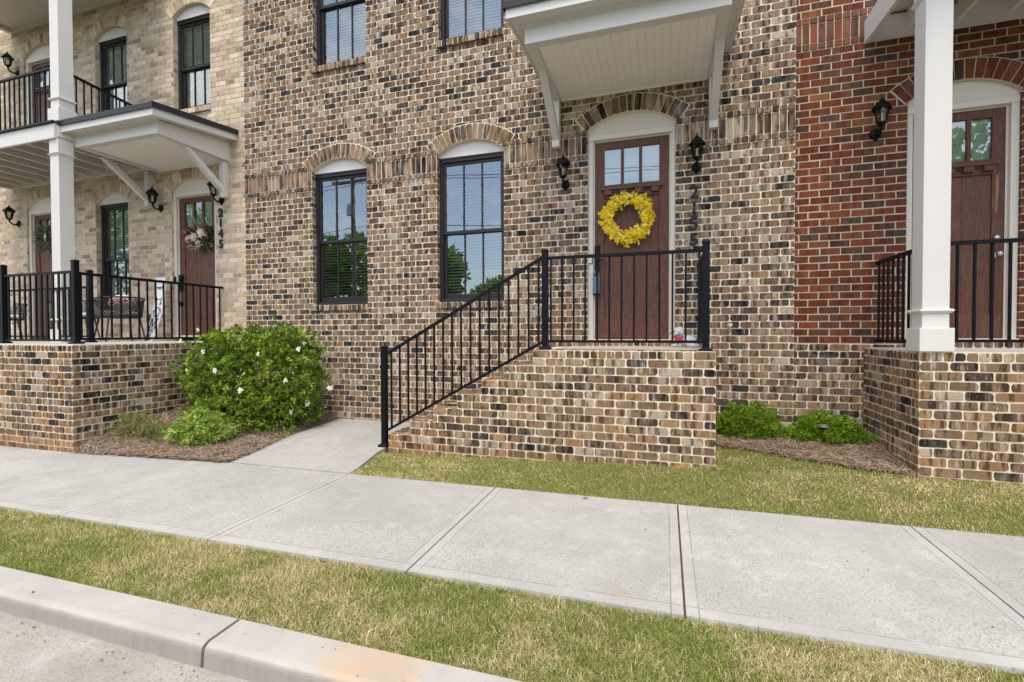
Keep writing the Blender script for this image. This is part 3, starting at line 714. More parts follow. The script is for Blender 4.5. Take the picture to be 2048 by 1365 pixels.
for xa, xb in ((-4.7, -2.9),): jj.add([(xa, -2.10, G(xa, -2.1)-.012), (xb, -2.10, G(xb, -2.1)-.012), (xb, -2.05, G(xb, -2.1)-.012), (xa, -2.05, G(xa, -2.1)-.012)], [(0, 1, 2, 3)])
tag(jj.build('sidewalk_joint', DARKJ), kind='structure')
ww = MB(); ys = [-2.077, -1.3, -.6, .0]
def wl(y): return -4.47-.18*sm((y+2.08)/1.3)
def wr(y): return -2.955-.14*sm((y+2.08)/.85)
for a, b in zip(ys, ys[1:]):
    n = 5
    for i in range(n):
        ya = a+(b-a)*i/n; yb = a+(b-a)*(i+1)/n
        ww.add([(wl(ya), ya, z_walk(wl(ya), ya)), (wr(ya), ya, z_walk(wr(ya), ya)), (wr(yb), yb, z_walk(wr(yb), yb)), (wl(yb), yb, z_walk(wl(yb), yb))], [(0, 1, 2, 3)])
        for f in (wl, wr): ww.add([(f(ya), ya, z_walk(f(ya), ya)), (f(yb), yb, z_walk(f(yb), yb)), (f(yb), yb, z_walk(f(yb), yb)-.06), (f(ya), ya, z_walk(f(ya), ya)-.06)], [(0, 1, 2, 3)])
tag(ww.build('walkway', CONC), kind='structure')

# lawn and bed ground
def bed_edge_r(x): return np.interp(x, [.44, .8, 1.2, 1.6, 2.06], [-.60, -.70, -.86, -1.0, -1.10])
def in_lawn(x, y):
    if y < -2.10 or y > -.5: return False
    if x < wr(y)+.005 : return False
    if x < .455: return y < -1.255
    if x < 2.07: return y < bed_edge_r(x)
    return y < -1.105
def in_bed_l(x, y): return -6.68 < x < wl(y)-.005 and y < .02 and y > -2.262+.155*(x+6.68)/2.22
def in_bed_r(x, y): return .455 < x < 2.07 and bed_edge_r(x) <= y < .12
grid('lawn', -3.2, 6, -2.10, -.55, z_lawn, SOIL, 200, 60, -.006, in_lawn)
grid('tree_lawn', -14, 7, -4.27, -3.60, lambda x, y: G(x, y)-.022+0*x, SOIL, 60, 8)
grid('planting_bed', -6.7, -4.4, -2.27, .03, z_bed, MULCH, 80, 80, 0, in_bed_l)
grid('planting_bed', .44, 2.08, -1.12, .12, z_lawn, MULCH, 60, 50, .012, in_bed_r)

# ------------------------------------------------------------------ grass blades and pine straw
GRASS_M = leaf_mat('grass_blade', .7, .25, .06)
def blades(name, label, xy, zf, hmin, hmax, green_bias, wd=.0028, tint=1.):
    n = len(xy); x, y = xy[:, 0], xy[:, 1]; z = zf(x, y)
    pat = np.zeros(n)
    for fq, am in ((1.1, .9), (2.7, .75), (6.5, .6), (15., .5)):     # value noise
        gx, gy = x*fq+31.7*fq, y*fq*1.3+17.3; ix, iy = np.floor(gx).astype(int), np.floor(gy).astype(int); fx, fy = sm(gx-ix), sm(gy-iy)
        hsh = lambda i, j: np.modf(np.abs(np.sin(i*127.1+j*311.7+fq)*43758.5453))[0]*2-1
        pat += am*((hsh(ix, iy)*(1-fx)+hsh(ix+1, iy)*fx)*(1-fy)+(hsh(ix, iy+1)*(1-fx)+hsh(ix+1, iy+1)*fx)*fy)
    pat = pat*.56+RNG.normal(0, .5, n)+green_bias
    green = pat > .12
    ang = RNG.uniform(0, 2*np.pi, n); flat = RNG.random(n) < .42; lean = np.where(flat, RNG.uniform(1.3, 2.5, n), RNG.uniform(.4, 1.4, n)); h = RNG.uniform(hmin, hmax, n)*np.where(flat & ~green, 1.55, 1.)
    dx, dy = np.cos(ang), np.sin(ang); px, py = -dy*wd/2, dx*wd/2
    wv = RNG.uniform(.7, 1.3, n); px *= wv; py *= wv
    l1 = np.sin(lean*.5)*h*.5; z1 = np.cos(lean*.5)*h*.5; l2 = l1+np.sin(lean*1.25)*h*.55; z2 = z1+np.cos(np.minimum(lean*1.2, 1.85))*h*.5
    V = np.empty((n, 5, 3))
    V[:, 0] = np.stack([x-px, y-py, z], 1); V[:, 1] = np.stack([x+px, y+py, z], 1)
    V[:, 2] = np.stack([x+dx*l1+px*.8, y+dy*l1+py*.8, z+z1], 1); V[:, 3] = np.stack([x+dx*l1-px*.8, y+dy*l1-py*.8, z+z1], 1)
    V[:, 4] = np.stack([x+dx*l2, y+dy*l2, z+z2], 1)
    pg = np.array([(.18, .245, .045), (.25, .305, .07), (.115, .17, .032), (.37, .38, .13)]); pt = np.array([(.60, .50, .30), (.47, .38, .21), (.76, .66, .45), (.40, .34, .14)])
    c = np.where(green[:, None], pg[RNG.integers(0, 4, n)], pt[RNG.integers(0, 4, n)])*RNG.uniform(.75, 1.25, n)[:, None]*tint
    Cl = np.ones((n, 5, 4)); Cl[:, :, :3] = c[:, None, :]
    b = np.arange(n)[:, None]*5
    o = np_mesh(name, V.reshape(-1, 3), quads=b+np.array([[0, 1, 2, 3]]), tris=b+np.array([[3, 2, 4]]), C=Cl.reshape(-1, 4), mats=GRASS_M)
    return tag(o, label, 'grass', kind='stuff')
def scatter(n, x0, x1, y0, y1, ok, dens=None):
    x = RNG.uniform(x0, x1, n); y = RNG.uniform(y0, y1, n); m = ok(x, y)
    return np.stack([x[m], y[m]], 1)
ok1 = lambda x, y: (y > -4.258+.010*np.sin(x*9)+.008*np.sin(x*31)+RNG.normal(0, .007, len(x))) & (y < -3.612+.008*np.sin(x*13)+RNG.normal(0, .010, len(x)))
v_lawn = np.vectorize(in_lawn)
A = scatter(210000, -6.2, 2.2, -4.27, -3.60, ok1)
blades('grass', 'short green and straw-coloured grass between kerb and sidewalk', A, lambda x, y: G(x, y)-.022, .014, .044, .40, .0021)
B = scatter(190000, -3.2, 4.2, -2.11, -.55, lambda x, y: v_lawn(x, y))
blades('grass', 'short green and straw-coloured grass in front of the brick stoop', B, z_lawn, .012, .038, .62, .0024, 1.2)
STRAW_M = attr_mat('pine_straw', .9, .06, grain=0, bmp=0)
def straw(name, label, n, x0, x1, y0, y1, ok, zf, off=.0):
    P = scatter(n, x0, x1, y0, y1, np.vectorize(ok)); n = len(P); x, y = P[:, 0], P[:, 1]
    a = RNG.uniform(0, 2*np.pi, n); Ln = RNG.uniform(.06, .17, n); wv = RNG.uniform(.0012, .0026, n); cv = RNG.normal(0, .5, n)
    V = np.empty((n, 6, 3)); hh = RNG.uniform(.002, .022, n); tl = RNG.normal(0, .07, n)
    for k, s in enumerate((-.5, 0, .5)):
        aa = a+cv*s; cx = x+np.cos(aa)*Ln*s; c_y = y+np.sin(aa)*Ln*s; z = zf(cx, c_y)+off+hh+tl*Ln*s*1.6
        nx, ny = -np.sin(aa)*wv, np.cos(aa)*wv
        V[:, 2*k] = np.stack([cx-nx, c_y-ny, z], 1); V[:, 2*k+1] = np.stack([cx+nx, c_y+ny, z+.001], 1)
    pal = np.array([(.30, .225, .165), (.37, .295, .23), (.21, .145, .10), (.14, .095, .07), (.46, .385, .31), (.36, .23, .125)])
    c = pal[RNG.integers(0, 6, n)]*RNG.uniform(.75, 1.2, n)[:, None]; Cl = np.ones((n, 6, 4)); Cl[:, :, :3] = c[:, None, :]
    b = np.arange(n)[:, None]*6
    o = np_mesh(name, V.reshape(-1, 3), quads=np.concatenate([b+np.array([[0, 1, 3, 2]]), b+np.array([[2, 3, 5, 4]])]), C=Cl.reshape(-1, 4), mats=STRAW_M)
    return tag(o, label, 'pine straw', kind='stuff')
straw('pine_straw', 'brown pine straw mulch around the flowering shrub and walkway', 30000, -6.7, -4.4, -2.27, .02, in_bed_l, z_bed)
straw('pine_straw', 'brown pine straw mulch under the two low shrubs', 15000, .45, 2.07, -1.12, .11, in_bed_r, z_lawn, .012)

# ================================================================== MIDDLE HOUSE (brown brick)
XL, XR = -6.42, 1.362
OP1 = (-5.126, -4.148, .602, 2.635, .155); OP2 = (-3.025, -2.040, .602, 2.635, .165); OPD = (-.935, .112, 0.0, 2.700, .172)
OP3 = (-5.086, -4.148, 4.180, 6.20, .155); OP4 = (-2.994, -2.038, 4.180, 6.20, .16)
OPS = [OP1, OP2, OPD, OP3, OP4]
house = thing('brick_townhouse', 'brown tumbled-brick townhouse numbered 2155, in the middle', 'townhouse', (-2.5, 0, -1.2), 'attached brick townhouses')
bk = Bricks('facade').frame((0, 0, 0), (1, 0, 0), (0, 0, 1))
wall_sheet(bk, XL, XR, -1.35, 7.0, OPS)
Z0, Z1 = 2.338, 2.712
i0 = Z0-45*Cc
courses(bk, XL, XR, i0+.0, Z0, Z0, OPS); courses(bk, XL, XR, Z1, 6.95, Z1, OPS)
for a, b in free_intervals(XL-.0, XR+.0, 2.36, 2.70, OPS):
    bk.row(a, b, 2.338, 2.412, .0775, proud=.020, rad=(.008, .014)); bk.row(a, b, 2.414, 2.634, .0775, proud=.006, rad=(.004, .010)); bk.row(a, b, 2.636, 2.711, .0775, proud=.022, rad=(.008, .014))
for op in OPS: reveals(bk, op, Z0, Cc, .10)
ring(bk, OP1, n=15); ring(bk, OP2, n=15); ring(bk, OPD, n=15, thick=.205); ring(bk, OP3); ring(bk, OP4)
for op, z in ((OP1, .516), (OP2, .516), (OP3, 4.092), (OP4, 4.092)): sill(bk, op[0]-.012, op[1]-.002, z, z+.086, 12, 0)
for xs in (XL, XR): bk.add([(xs, 0, -1.35), (xs, .35, -1.35), (xs, .35, 7), (xs, 0, 7)], [(0, 1, 2, 3)], 1); bk.c += [(.5,)*4]*4
wl_ob = bk.build('wall', [BRICK, MORTAR], house)
window(house, OP1, 0, blind_gap=.42, mid=.515); window(house, OP2, 0, blind_gap=.55, mid=.515); window(house, OP3, 0, blind_gap=1.1); window(house, OP4, 0, blind_gap=1.1)
lf = door(house, -.858, .044, .10, 2.568, .085, 0, OPD, label='brown craftsman front door with three small panes')
h_ = MB(); h_.box(-.853, -.793, .052, .087, 1.17, 1.275, b=.006); h_.box(-.853, -.800, .05, .087, .955, 1.13, b=.006); h_.tube([(-.826, .05, 1.09), (-.826, .015, 1.09), (-.74, .012, 1.088)], .009, 8); h_.tube([(-.824, .05, 1.0), (-.824, .02, .985), (-.824, .02, .90)], .008, 8)
h_.build('handle', BLACK, lf)
MB().box(-.858, .044, .075, .088, .103, .16, b=.003).build('kick_strip', WOOD, lf)
bd = MB(); bd.box(-.940, -.872, .012, .03, 1.045, 1.165, b=.006); bell = bd.build('doorbell', BLACK, house)
b2 = MB(); b2.box(-.934, -.878, .006, .0118, 1.05, 1.122, b=.004); b2.lathe([(.0, -.0), (.014, 0), (.014, .004), (.012, .005), (0, .005)], (-.906, .006, 1.088), 14, axis='y'); b2.build('faceplate', plain('silver_plate', (.62, .62, .62), .35), bell)
canopy(house, -1.522, .700, 0, -1.47, 3.372, 3.300, -1.375, .562, -1.30, 3.118, (-1.322, .515), 'white bracketed door canopy with dark metal roof')
# ------------------------------------------------------------------ stoop
stoop = thing('brick_stoop', 'brown brick stoop with six steps leading to the brown door', 'stoop', (-1.2, -.62, -1.19))
YF = -1.25; LX0, LX1 = -1.305, .445; T = .287; RZ = .163
bk = Bricks('brown').frame((0, YF, 0), (1, 0, 0), (0, 0, 1))
steps = [(LX0-(i+1)*T, LX0-i*T, -(i+1)*RZ) for i in range(6)]
def zbase(x): return -1.30
for a, b, z in steps+[(LX0, LX1, 0)]:
    bk.flat([(a, -1.32), (b, -1.32), (b, z), (a, z)])
xs_edge = lambda z: LX0 if z > -RZ+.001 else LX0-math.floor((-z-1e-4)/RZ)*T
k = 0; z = -.0785
bk.row(LX0+.19, LX1-.20, -.079, -.002, .079, rad=(.008, .014)); bk.rect(LX0+.002, LX0+.18, -.076, -.003); bk.rect(LX1-.19, LX1-.002, -.076, -.003)
while z > -1.30:
    zb = z-Cc; x0 = LX0-T*max(0, min(6, math.floor((-z+.012)/RZ)))
    bk.course(max(zb, -1.31), z, [(x0, LX1)], (k % 2)*.1016+LX1); z = zb; k += 1
# right side face
bk.frame((LX1, YF, 0), (0, 1, 0), (0, 0, 1)); bk.flat([(0, -1.32), (1.25, -1.32), (1.25, 0), (0, 0)]); z = -.0785; k = 0
bk.row(0, 1.25, -.079, -.002, .079)
while z > -1.25: bk.course(z-Cc, z, [(0, 1.25)], (k % 2)*.1016); z -= Cc; k += 1
# step fronts (facing -X) and treads
for a, b, z in steps+[(LX0, LX1, 0)]:
    zl = z-RZ if a > steps[-1][0]+.01 else -1.30
    bk.frame((a, YF+1.25, 0), (0, -1, 0), (0, 0, 1)); bk.flat([(0, zl), (1.25, zl), (1.25, z), (0, z)])
    bk.row(0, 1.25, z-.080, z-.003, .079); bk.course(z-RZ+.001, z-.081, [(0, 1.25)], random.uniform(0, .2))
    bk.frame((a, YF, z), (1, 0, 0), (0, 1, 0)); bk.flat([(0, 0), (b-a, 0), (b-a, 1.25), (0, 1.25)])
    if z < -.01:
        n = 16
        for i in range(n): bk.rect(.004, min(b-a-.003, .20), i*1.25/n+.005, (i+1)*1.25/n-.005, proud=.004); bk.rect(.21, b-a-.003, i*1.25/n+.005, (i+1)*1.25/n-.005, proud=.004)
    else:
        for i in range(22): bk.rect(.005+i*.0795, .075+i*.0795, .003, .20, proud=.004)
bk.build('steps', [BRICK, MORTAR], stoop)
dk = MB(); dk.box(LX0+.19, LX1-.10, YF+.21, -.004, .002, .012, b=.003); dk.build('landing_slab', plain('landing_concrete', (.46, .42, .36), .9, var=.15, vscale=5, bmp=.3), stoop)
bk = Bricks('brown').frame((0, -.034, 0), (1, 0, 0), (0, 0, 1)); bk.flat([(-.94, .012), (.115, .012), (.115, .094), (-.94, .094)]); bk.row(-.94, .115, .012, .092, .079)
bk.frame((0, -.034, .094), (1, 0, 0), (0, 1, 0)); bk.flat([(-.94, 0), (.115, 0), (.115, .13), (-.94, .13)])
bk.build('threshold', [BRICK, MORTAR], stoop)

# ================================================================== LEFT HOUSE (beige brick)
YL = .10
OL = [(-10.075, -9.225, .605, 2.60, .155), (-8.165, -7.165, .04, 2.66, .17), (-12.07, -11.02, .04, 2.66, .17),
      (-10.03, -9.20, 4.03, 5.60, .155), (-8.075, -7.235, 3.99, 5.60, .155), (-12.07, -11.02, 3.33, 5.62, .17)]
hl = thing('brick_townhouse', 'beige brick townhouse numbered 2145 with porch, on the left', 'townhouse', (-9.8, YL, -1.2), 'attached brick townhouses')
bk = Bricks('beige', (.003, .008), .0045).frame((0, YL, 0), (1, 0, 0), (0, 0, 1))
wall_sheet(bk, -15.5, XL-.001, -1.35, 7.0, OL); AL = .04
courses(bk, -15.5, XL-.002, -.2, 6.95, AL, OL)
for op in OL: reveals(bk, op, AL, Cc, .10); ring(bk, op, n=14, thick=.19, proud=.012)
for op in (OL[0], OL[3], OL[4]): sill(bk, op[0]-.012, op[1]+.01, op[2]-.086, op[2], 11, YL)
bk.build('wall', [BRICK_BEIGE, MORTAR_BEIGE], hl)
window(hl, OL[0], YL, blind_gap=1.0); window(hl, OL[3], YL, blind_gap=1.3); window(hl, OL[4], YL, blind_gap=1.3)
lf = door(hl, -8.09, -7.24, .15, 2.53, YL+.085, YL, OL[1], label='brown front door with a feather wreath')
h_ = MB(); h_.box(-8.085, -8.01, YL+.05, YL+.087, 1.08, 1.20, b=.006); h_.box(-8.075, -8.02, YL+.05, YL+.087, .93, 1.06, b=.006); h_.tube([(-8.05, YL+.05, .92), (-8.05, YL+.02, .88), (-8.05, YL+.02, .75), (-8.05, YL+.05, .72)], .01, 8); h_.box(-8.075, -8.025, YL+.05, YL+.087, .66, .72, b=.006); h_.build('handle', BLACK, lf)
lf = door(hl, -11.99, -11.10, .15, 2.53, YL+.085, YL, OL[2], label='brown front door with a green wreath, partly behind the column')
lf = door(hl, -11.99, -11.10, 3.40, 5.50, YL+.085, YL, OL[5], lites=3, label='brown balcony door')
bd = MB(); bd.box(-8.16, -8.11, YL+.01, YL+.03, 1.04, 1.17, b=.005); bd.build('doorbell', BLACK, hl)
canopy(hl, -8.80, -6.675, YL, -1.265, 3.330, 3.172, -8.56, -6.83, -1.09, 3.010, (-8.64, -6.92), 'white bracketed door canopy with dark metal roof over the feather-wreath door')
# balcony at first-floor level and ceiling above
bal = MB(); bal.box(-12.5, -8.58, -1.335, -1.297, 3.07, 3.285, b=.004); bal.box(-8.62, -8.582, -1.296, YL-.002, 3.07, 3.285, b=.004); bal.box(-12.5, -12.46, -1.296, YL-.002, 3.07, 3.285, b=.004); bal.box(-12.46, -8.64, YL-.045, YL-.003, 3.072, 3.26)
bo = bal.build('balcony', WHITE, hl)
jo = MB()
for i in range(10): jo.box(-12.2+i*.40, -12.16+i*.40, -1.296, YL-.046, 3.10, 3.262)
jo.build('joists', CREAM, bo)
dk = MB(); n = 11
for i in range(n): dk.box(-12.52, -8.565, -1.355+i*.132, -1.355+i*.132+.127, 3.287, 3.315, b=.003)
dk.build('decking', plain('grey_decking', (.09, .085, .085), .7, var=.25), bo)
bt = MB(); bt.box(-12.54, -8.56, -1.366, -1.338, 3.287, 3.318, b=.003); bt.build('edge_strip', BLACK, bo)
ce = MB(); ce.box(-12.42, -8.2, -1.5, YL-.003, 6.20, 6.30); ce.box(-12.42, -8.2, YL-.05, YL-.004, 6.14, 6.199, b=.004); ce.box(-12.42, -12.32, -1.5, YL-.051, 6.13, 6.1995, b=.004); ce.box(-12.3, -8.2, -1.50, -1.40, 6.05, 6.1995)
ce.build('balcony_ceiling', CREAM, hl)
column(-8.66, -1.20, .045, 3.068, 'lower white square column behind the black porch railing on the left', .19)
column(-8.625, -1.20, 3.32, 6.05, 'upper white square column on the balcony at top left', .19, cap=False)
# left porch
YP = -2.25; XP = -6.672
pl = thing('brick_porch', 'brown brick porch base under the railing in front of the beige house', 'porch', (-9, -1.1, -1.23), 'brick porches')
bk = Bricks('brown').frame((0, YP, 0), (1, 0, 0), (0, 0, 1)); bk.flat([(-15, -1.4), (XP, -1.4), (XP, .045), (-15, .045)])
z = .043; k = 0
bk.row(-15, XP, -.034, .043, .079); z = -.035
while z > -1.35: bk.course(z-Cc, z, [(-15, XP)], (k % 2)*.1016); z -= Cc; k += 1
bk.frame((XP, YP, 0), (0, 1, 0), (0, 0, 1)); bk.flat([(0, -1.4), (2.36, -1.4), (2.36, .045), (0, .045)]); z = -.035; k = 0
bk.row(0, 2.36, -.034, .043, .079)
while z > -1.35: bk.course(z-Cc, z, [(0, 2.36)], (k % 2)*.1016+.1); z -= Cc; k += 1
bk.build('wall', [BRICK, MORTAR], pl)
dk = MB(); dk.box(-15, XP-.01, YP+.015, YL-.002, .03, .052, b=.004); dk.build('deck', plain('porch_concrete', (.50, .48, .44), .9, var=.12, vscale=4, bmp=.3), pl)

# ================================================================== RIGHT HOUSE (red brick)
YR = .10; OR = [(2.43, 3.385, .06, 2.60, .165)]
hr = thing('brick_townhouse', 'red brick townhouse with white porch column, on the right', 'townhouse', (3.2, YR, -1.2), 'attached brick townhouses')
bk = Bricks('red', (.001, .004), .004).frame((0, YR, 0), (1, 0, 0), (0, 0, 1))
wall_sheet(bk, XR+.001, 7.5, .052, 7.0, OR); AR = .055
courses(bk, XR+.002, 7.5, AR, AR+Cc*40-.001, AR, OR)
zb = AR+Cc*40; bk.pal = [(.16, .07, .048), (.20, .065, .043), (.12, .065, .048)]; bk.wt = [3, 3, 2]
bk.row(XR+.002, 7.5, zb, zb+.074, .0775, proud=.012); bk.row(XR+.002, 7.5, zb+.075, zb+.285, .0775, proud=.004); bk.row(XR+.002, 7.5, zb+.286, zb+.36, .0775, proud=.014)
bk.pal = [p for p, _ in Bricks.PAL['red']]; bk.wt = [q for _, q in Bricks.PAL['red']]
courses(bk, XR+.002, 7.5, zb+.361, 6.95, zb+.361, OR)
reveals(bk, OR[0], AR, Cc, .10); ring(bk, OR[0], n=14, thick=.205, proud=.014)
bk.build('wall', [BRICK_RED, MORTAR_RED], hr)
bk = Bricks('brown').frame((0, YR, 0), (1, 0, 0), (0, 0, 1)); wall_sheet(bk, XR+.001, 7.5, -1.35, .051, []); courses(bk, XR+.002, 7.5, -1.33, .05, .05, [])
bk.build('foundation_wall', [BRICK, MORTAR], hr)
lf = door(hr, 2.505, 3.302, .115, 2.472, YR+.085, YR, OR[0], lites=3, label='brown front door with two visible panes behind the white column')
for zk, rr in ((1.145, .024), (.975, .028)):
    h_ = MB(); h_.lathe([(.0, .0), (rr+.008, .0), (rr+.006, .012), (.012, .018), (.012, .035), (rr*.9, .045), (rr, .062), (rr*.7, .078), (0, .082)] if zk < 1 else [(.0, 0), (rr+.008, 0), (rr+.004, .02), (rr, .028), (0, .03)], (3.235, YR+.086, zk), 16, axis='y')
    h_.build('door_knob' if zk < 1 else 'deadbolt', plain('satin_nickel', (.55, .52, .47), .28, metal=1), lf, True)
sc = MB(); sc.extr([(3.222, 1.42), (3.236, 1.38), (3.243, 1.52), (3.250, 1.62), (3.247, 1.78), (3.232, 1.80), (3.222, 1.70), (3.226, 1.56)], 1, YR+.0842, YR+.0846); sc.build('worn_patch', plain('bare_wood', (.26, .15, .07), .7, var=.4, vscale=20), lf)
# upper porch floor
bal = MB(); bal.extr([(-1.45, 3.22), (YR-.02, 3.285), (YR-.003, 3.285), (YR-.003, 3.52), (-1.45, 3.46)], 0, 2.03, 2.07); bal.box(2.0705, 7.5, YR-.045, YR-.004, 3.29, 3.53); bal.box(2.0705, 7.5, -1.18, -.95, 3.24, 3.46, b=.004)
bo = bal.build('balcony', WHITE, hr)
jo = MB()
for i in range(9): jo.box(2.40+i*.42, 2.44+i*.42, -1.45, YR-.0455, 3.36, 3.56)
jo.box(2.071, 2.10, -1.45, YR-.0455, 3.33, 3.40)
jo.build('joists', CREAM, bo)
dk = MB()
for i in range(11): dk.box(2.071, 7.5, -1.45+i*.141, -1.45+i*.141+.138, 3.5605, 3.59)
dk.build('decking', CREAM, bo)
column(2.172, -1.00, .012, 3.24, 'thick white square porch column in front of the red brick house', .19)
prr = thing('brick_porch', 'brown brick porch base below the white column at right', 'porch', (4.5, -.5, -1.15), 'brick porches')
XQ = 2.062; YQ = -1.10
bk = Bricks('brown').frame((0, YQ, 0), (1, 0, 0), (0, 0, 1)); bk.flat([(XQ, -1.35), (7.5, -1.35), (7.5, .008), (XQ, .008)])
bk.row(XQ, 7.5, -.072, .006, .0795); z = -.073; k = 0
while z > -1.3: bk.course(z-Cc, z, [(XQ, 7.5)], XQ+(k % 2)*.1016); z -= Cc; k += 1
bk.frame((XQ, YR-.003, 0), (0, -1, 0), (0, 0, 1)); dl = YR-.003-YQ; bk.flat([(0, -1.35), (dl, -1.35), (dl, .008), (0, .008)])
bk.row(0, dl, -.072, .006, .0795); z = -.073; k = 0
while z > -1.3: bk.course(z-Cc, z, [(0, dl)], (k % 2)*.1016+.05); z -= Cc; k += 1
bk.build('wall', [BRICK, MORTAR], prr)
dk = MB(); dk.box(XQ+.012, 7.5, YQ+.02, YR-.01, .0, .012, b=.003); dk.build('deck', plain('porch_concrete', (.5, .48, .44)), prr)
bk = Bricks('brown').frame((0, YR-.05, 0), (1, 0, 0), (0, 0, 1)); bk.flat([(2.42, .012), (3.4, .012), (3.4, .100), (2.42, .100)]); bk.row(2.42, 3.4, .014, .098, .079)
bk.frame((0, YR-.05, .1), (1, 0, 0), (0, 1, 0)); bk.flat([(2.42, 0), (3.4, 0), (3.4, .1), (2.42, .1)]); bk.build('threshold', [BRICK, MORTAR], prr)
# the bulk of the houses behind their fronts
for ho, a, b, y in ((hl, -15.5, XL-.001, YL), (house, XL, XR, 0), (hr, XR+.001, 7.5, YR)):
    m = MB(); m.box(a, b, y+1.2, 9, -1.35, 6.99); m.box(a, b, y+.02, y+1.199, 6.9, 6.98); m.build('rear_wall', plain('rear_grey', (.3, .27, .24), .9), ho)

# ================================================================== RAILINGS
rail('metal_railing', 'level black railing along the front of the middle stoop', (-1.20, -1.15, 0), (.365, -1.15, 0), [0, 1], 13)
rail('metal_railing', 'short black railing from the stoop corner back to the brown brick wall', (.365, -1.11, 0), (.365, -.005, 0), [], 10)
# sloping stair rail
t = thing('metal_railing', 'sloping black stair railing beside the brick steps', 'railing', (-3.14, -1.15, -1.19), 'black metal railings')
a = Vector((-3.11, -1.15, 0)); b = Vector((-1.23, -1.15, 0)); slope = (.955-(-.065))/(b.x-a.x)
zt = lambda x: -.067+(x+3.11)*.548; zb = lambda x: -.965+(x+3.11)*.556
MB().bar((-3.11, -1.15, zt(-3.11)), (-1.22, -1.15, zt(-1.22)), .036, .032).build('top_rail', BLACK, t)
MB().bar((-3.11, -1.15, zb(-3.11)), (-1.22, -1.15, zb(-1.22)), .030, .028).build('bottom_rail', BLACK, t)
m = MB(); pz = z_walk(-3.14, -1.15); m.box(-3.171, -3.109, -1.181, -1.119, pz+.004, .012, b=.004); m.lathe([(.052, .008), (.052, .014), (.05, .018), (0, .034)], (-3.14, -1.15, 0), 4, rot=math.pi/4); m.lathe([(.085, 0), (.085, .014), (.05, .034), (0, .036)], (-3.14, -1.15, pz+.001), 4, rot=math.pi/4); m.build('post', BLACK, t)
for i in range(17):
    x = -3.045+i*(1.775/16); MB().box(x-.009, x+.009, -1.159, -1.141, zb(x), zt(x)).build('baluster', BLACK, t)
rail('metal_railing', 'black porch railing with corner post running back to the beige wall', (-7.0, -2.01, .052), (-7.02, YL-.01, .052), [0], 18, zt=.885, zb=.06)
rail('metal_railing', 'black porch railing along the front edge at far left', (-7.03, -2.01, .052), (-11.5, -2.01, .052), [.313, .65], 40, zt=.90, zb=.045)
rail('metal_railing', 'lower black railing behind the front railing, ending at a post by the column', (-7.93, -1.30, .052), (-11.5, -1.30, .052), [0], 28, zt=.80, zb=.09)
rail('metal_railing', 'black railing along the front of the upper left balcony', (-8.80, -1.22, 3.318), (-12.45, -1.22, 3.318), [], 30, zt=.86, zb=.06)
rail('metal_railing', 'short black railing at the side of the upper left balcony', (-8.78, -1.09, 3.318), (-8.98, YL-.01, 3.318), [], 10, zt=.88, zb=.06)
rail('metal_railing', 'black railing right of the white column before the right-hand door', (2.30, -1.0, .012), (6.2, -1.0, .012), [1], 33, zt=.92, zb=.09)
rail('metal_railing', 'short black railing between the red brick wall and the white column', (2.17, YR-.01, .012), (2.17, -.90, .012), [], 9, zt=.91, zb=.075)

# ================================================================== LANTERNS, NUMBERS, SMALL FITTINGS
lantern(-1.215, 0, 2.42, 'black wall lantern left of the door with the yellow wreath')
lantern(.338, 0, 2.475, 'black wall lantern above the number 2155')
lantern(2.145, YR, 2.665, 'black wall lantern on the red brick wall')
lantern(-8.40, YL, 2.735, 'black wall lantern left of the feather-wreath door, below the canopy bracket')
lantern(-7.02, YL, 2.745, 'black wall lantern above the number 2145')
lantern(-12.30, YL, 2.745, 'black wall lantern at far left, on the lower floor')
lantern(-12.25, YL, 5.72, 'black wall lantern at far left, beside the balcony door')
digits('2155', .315, 0, 1.905, .186, .146, 'dark vertical house number 2155 on brown brick')
digits('2145', -7.035, YL, 2.255, .172, .138, 'dark vertical house number 2145 on beige brick')
sp = thing('hose_spigot', 'pale hose spigot on the brown brick wall', 'spigot', (.705, 0, .24)); m = MB()
m.tube([(.705, 0, .235), (.705, -.05, .235), (.70, -.08, .215), (.695, -.085, .185)], .013, 8); m.build('body', plain('old_brass', (.30, .24, .15), .5, metal=.6), sp); m = MB(); m.lathe([(0, 0), (.02, 0), (.024, .005), (.02, .010), (0, .010)], (.707, -.055, .262), 10, axis='y'); m.tube([(.705, -.045, .235), (.707, -.055, .27)], .006, 6); m.build('handle', plain('pale_cover', (.5, .5, .48), .5), sp)
sp = thing('hose_spigot', 'dark hose spigot on the beige brick wall above the shrub', 'spigot', (-6.67, YL, .28)); m = MB()
m.tube([(-6.67, YL, .275), (-6.67, YL-.05, .275), (-6.675, YL-.08, .255), (-6.68, YL-.085, .225)], .013, 8); m.build('body', plain('old_brass', (.30, .24, .15)), sp); m = MB(); m.lathe([(0, 0), (.03, 0), (.034, .006), (.03, .012), (0, .012)], (-6.668, YL-.055, .302), 10, axis='y'); m.build('handle', BLACK, sp)
def outlet(x, y, z, label, mat):
    t = thing('outlet_box', label, 'outlet', (x, y, z)); m = MB(); m.box(x-.04, x+.04, y-.055, y-.002, z-.065, z+.065, b=.008); m.build('cover', mat, t); m = MB(); m.box(x-.045, x+.045, y-.012, y+.001, z-.07, z+.07, b=.003); m.build('back_box', mat, t)
outlet(-1.565, 0, .452, 'grey weatherproof outlet box on brown brick behind the stoop post', plain('outlet_grey', (.28, .29, .29), .5)); outlet(-8.70, YL, .45, 'dark weatherproof outlet box beside the HOME sign', plain('outlet_dark', (.05, .05, .05), .5))
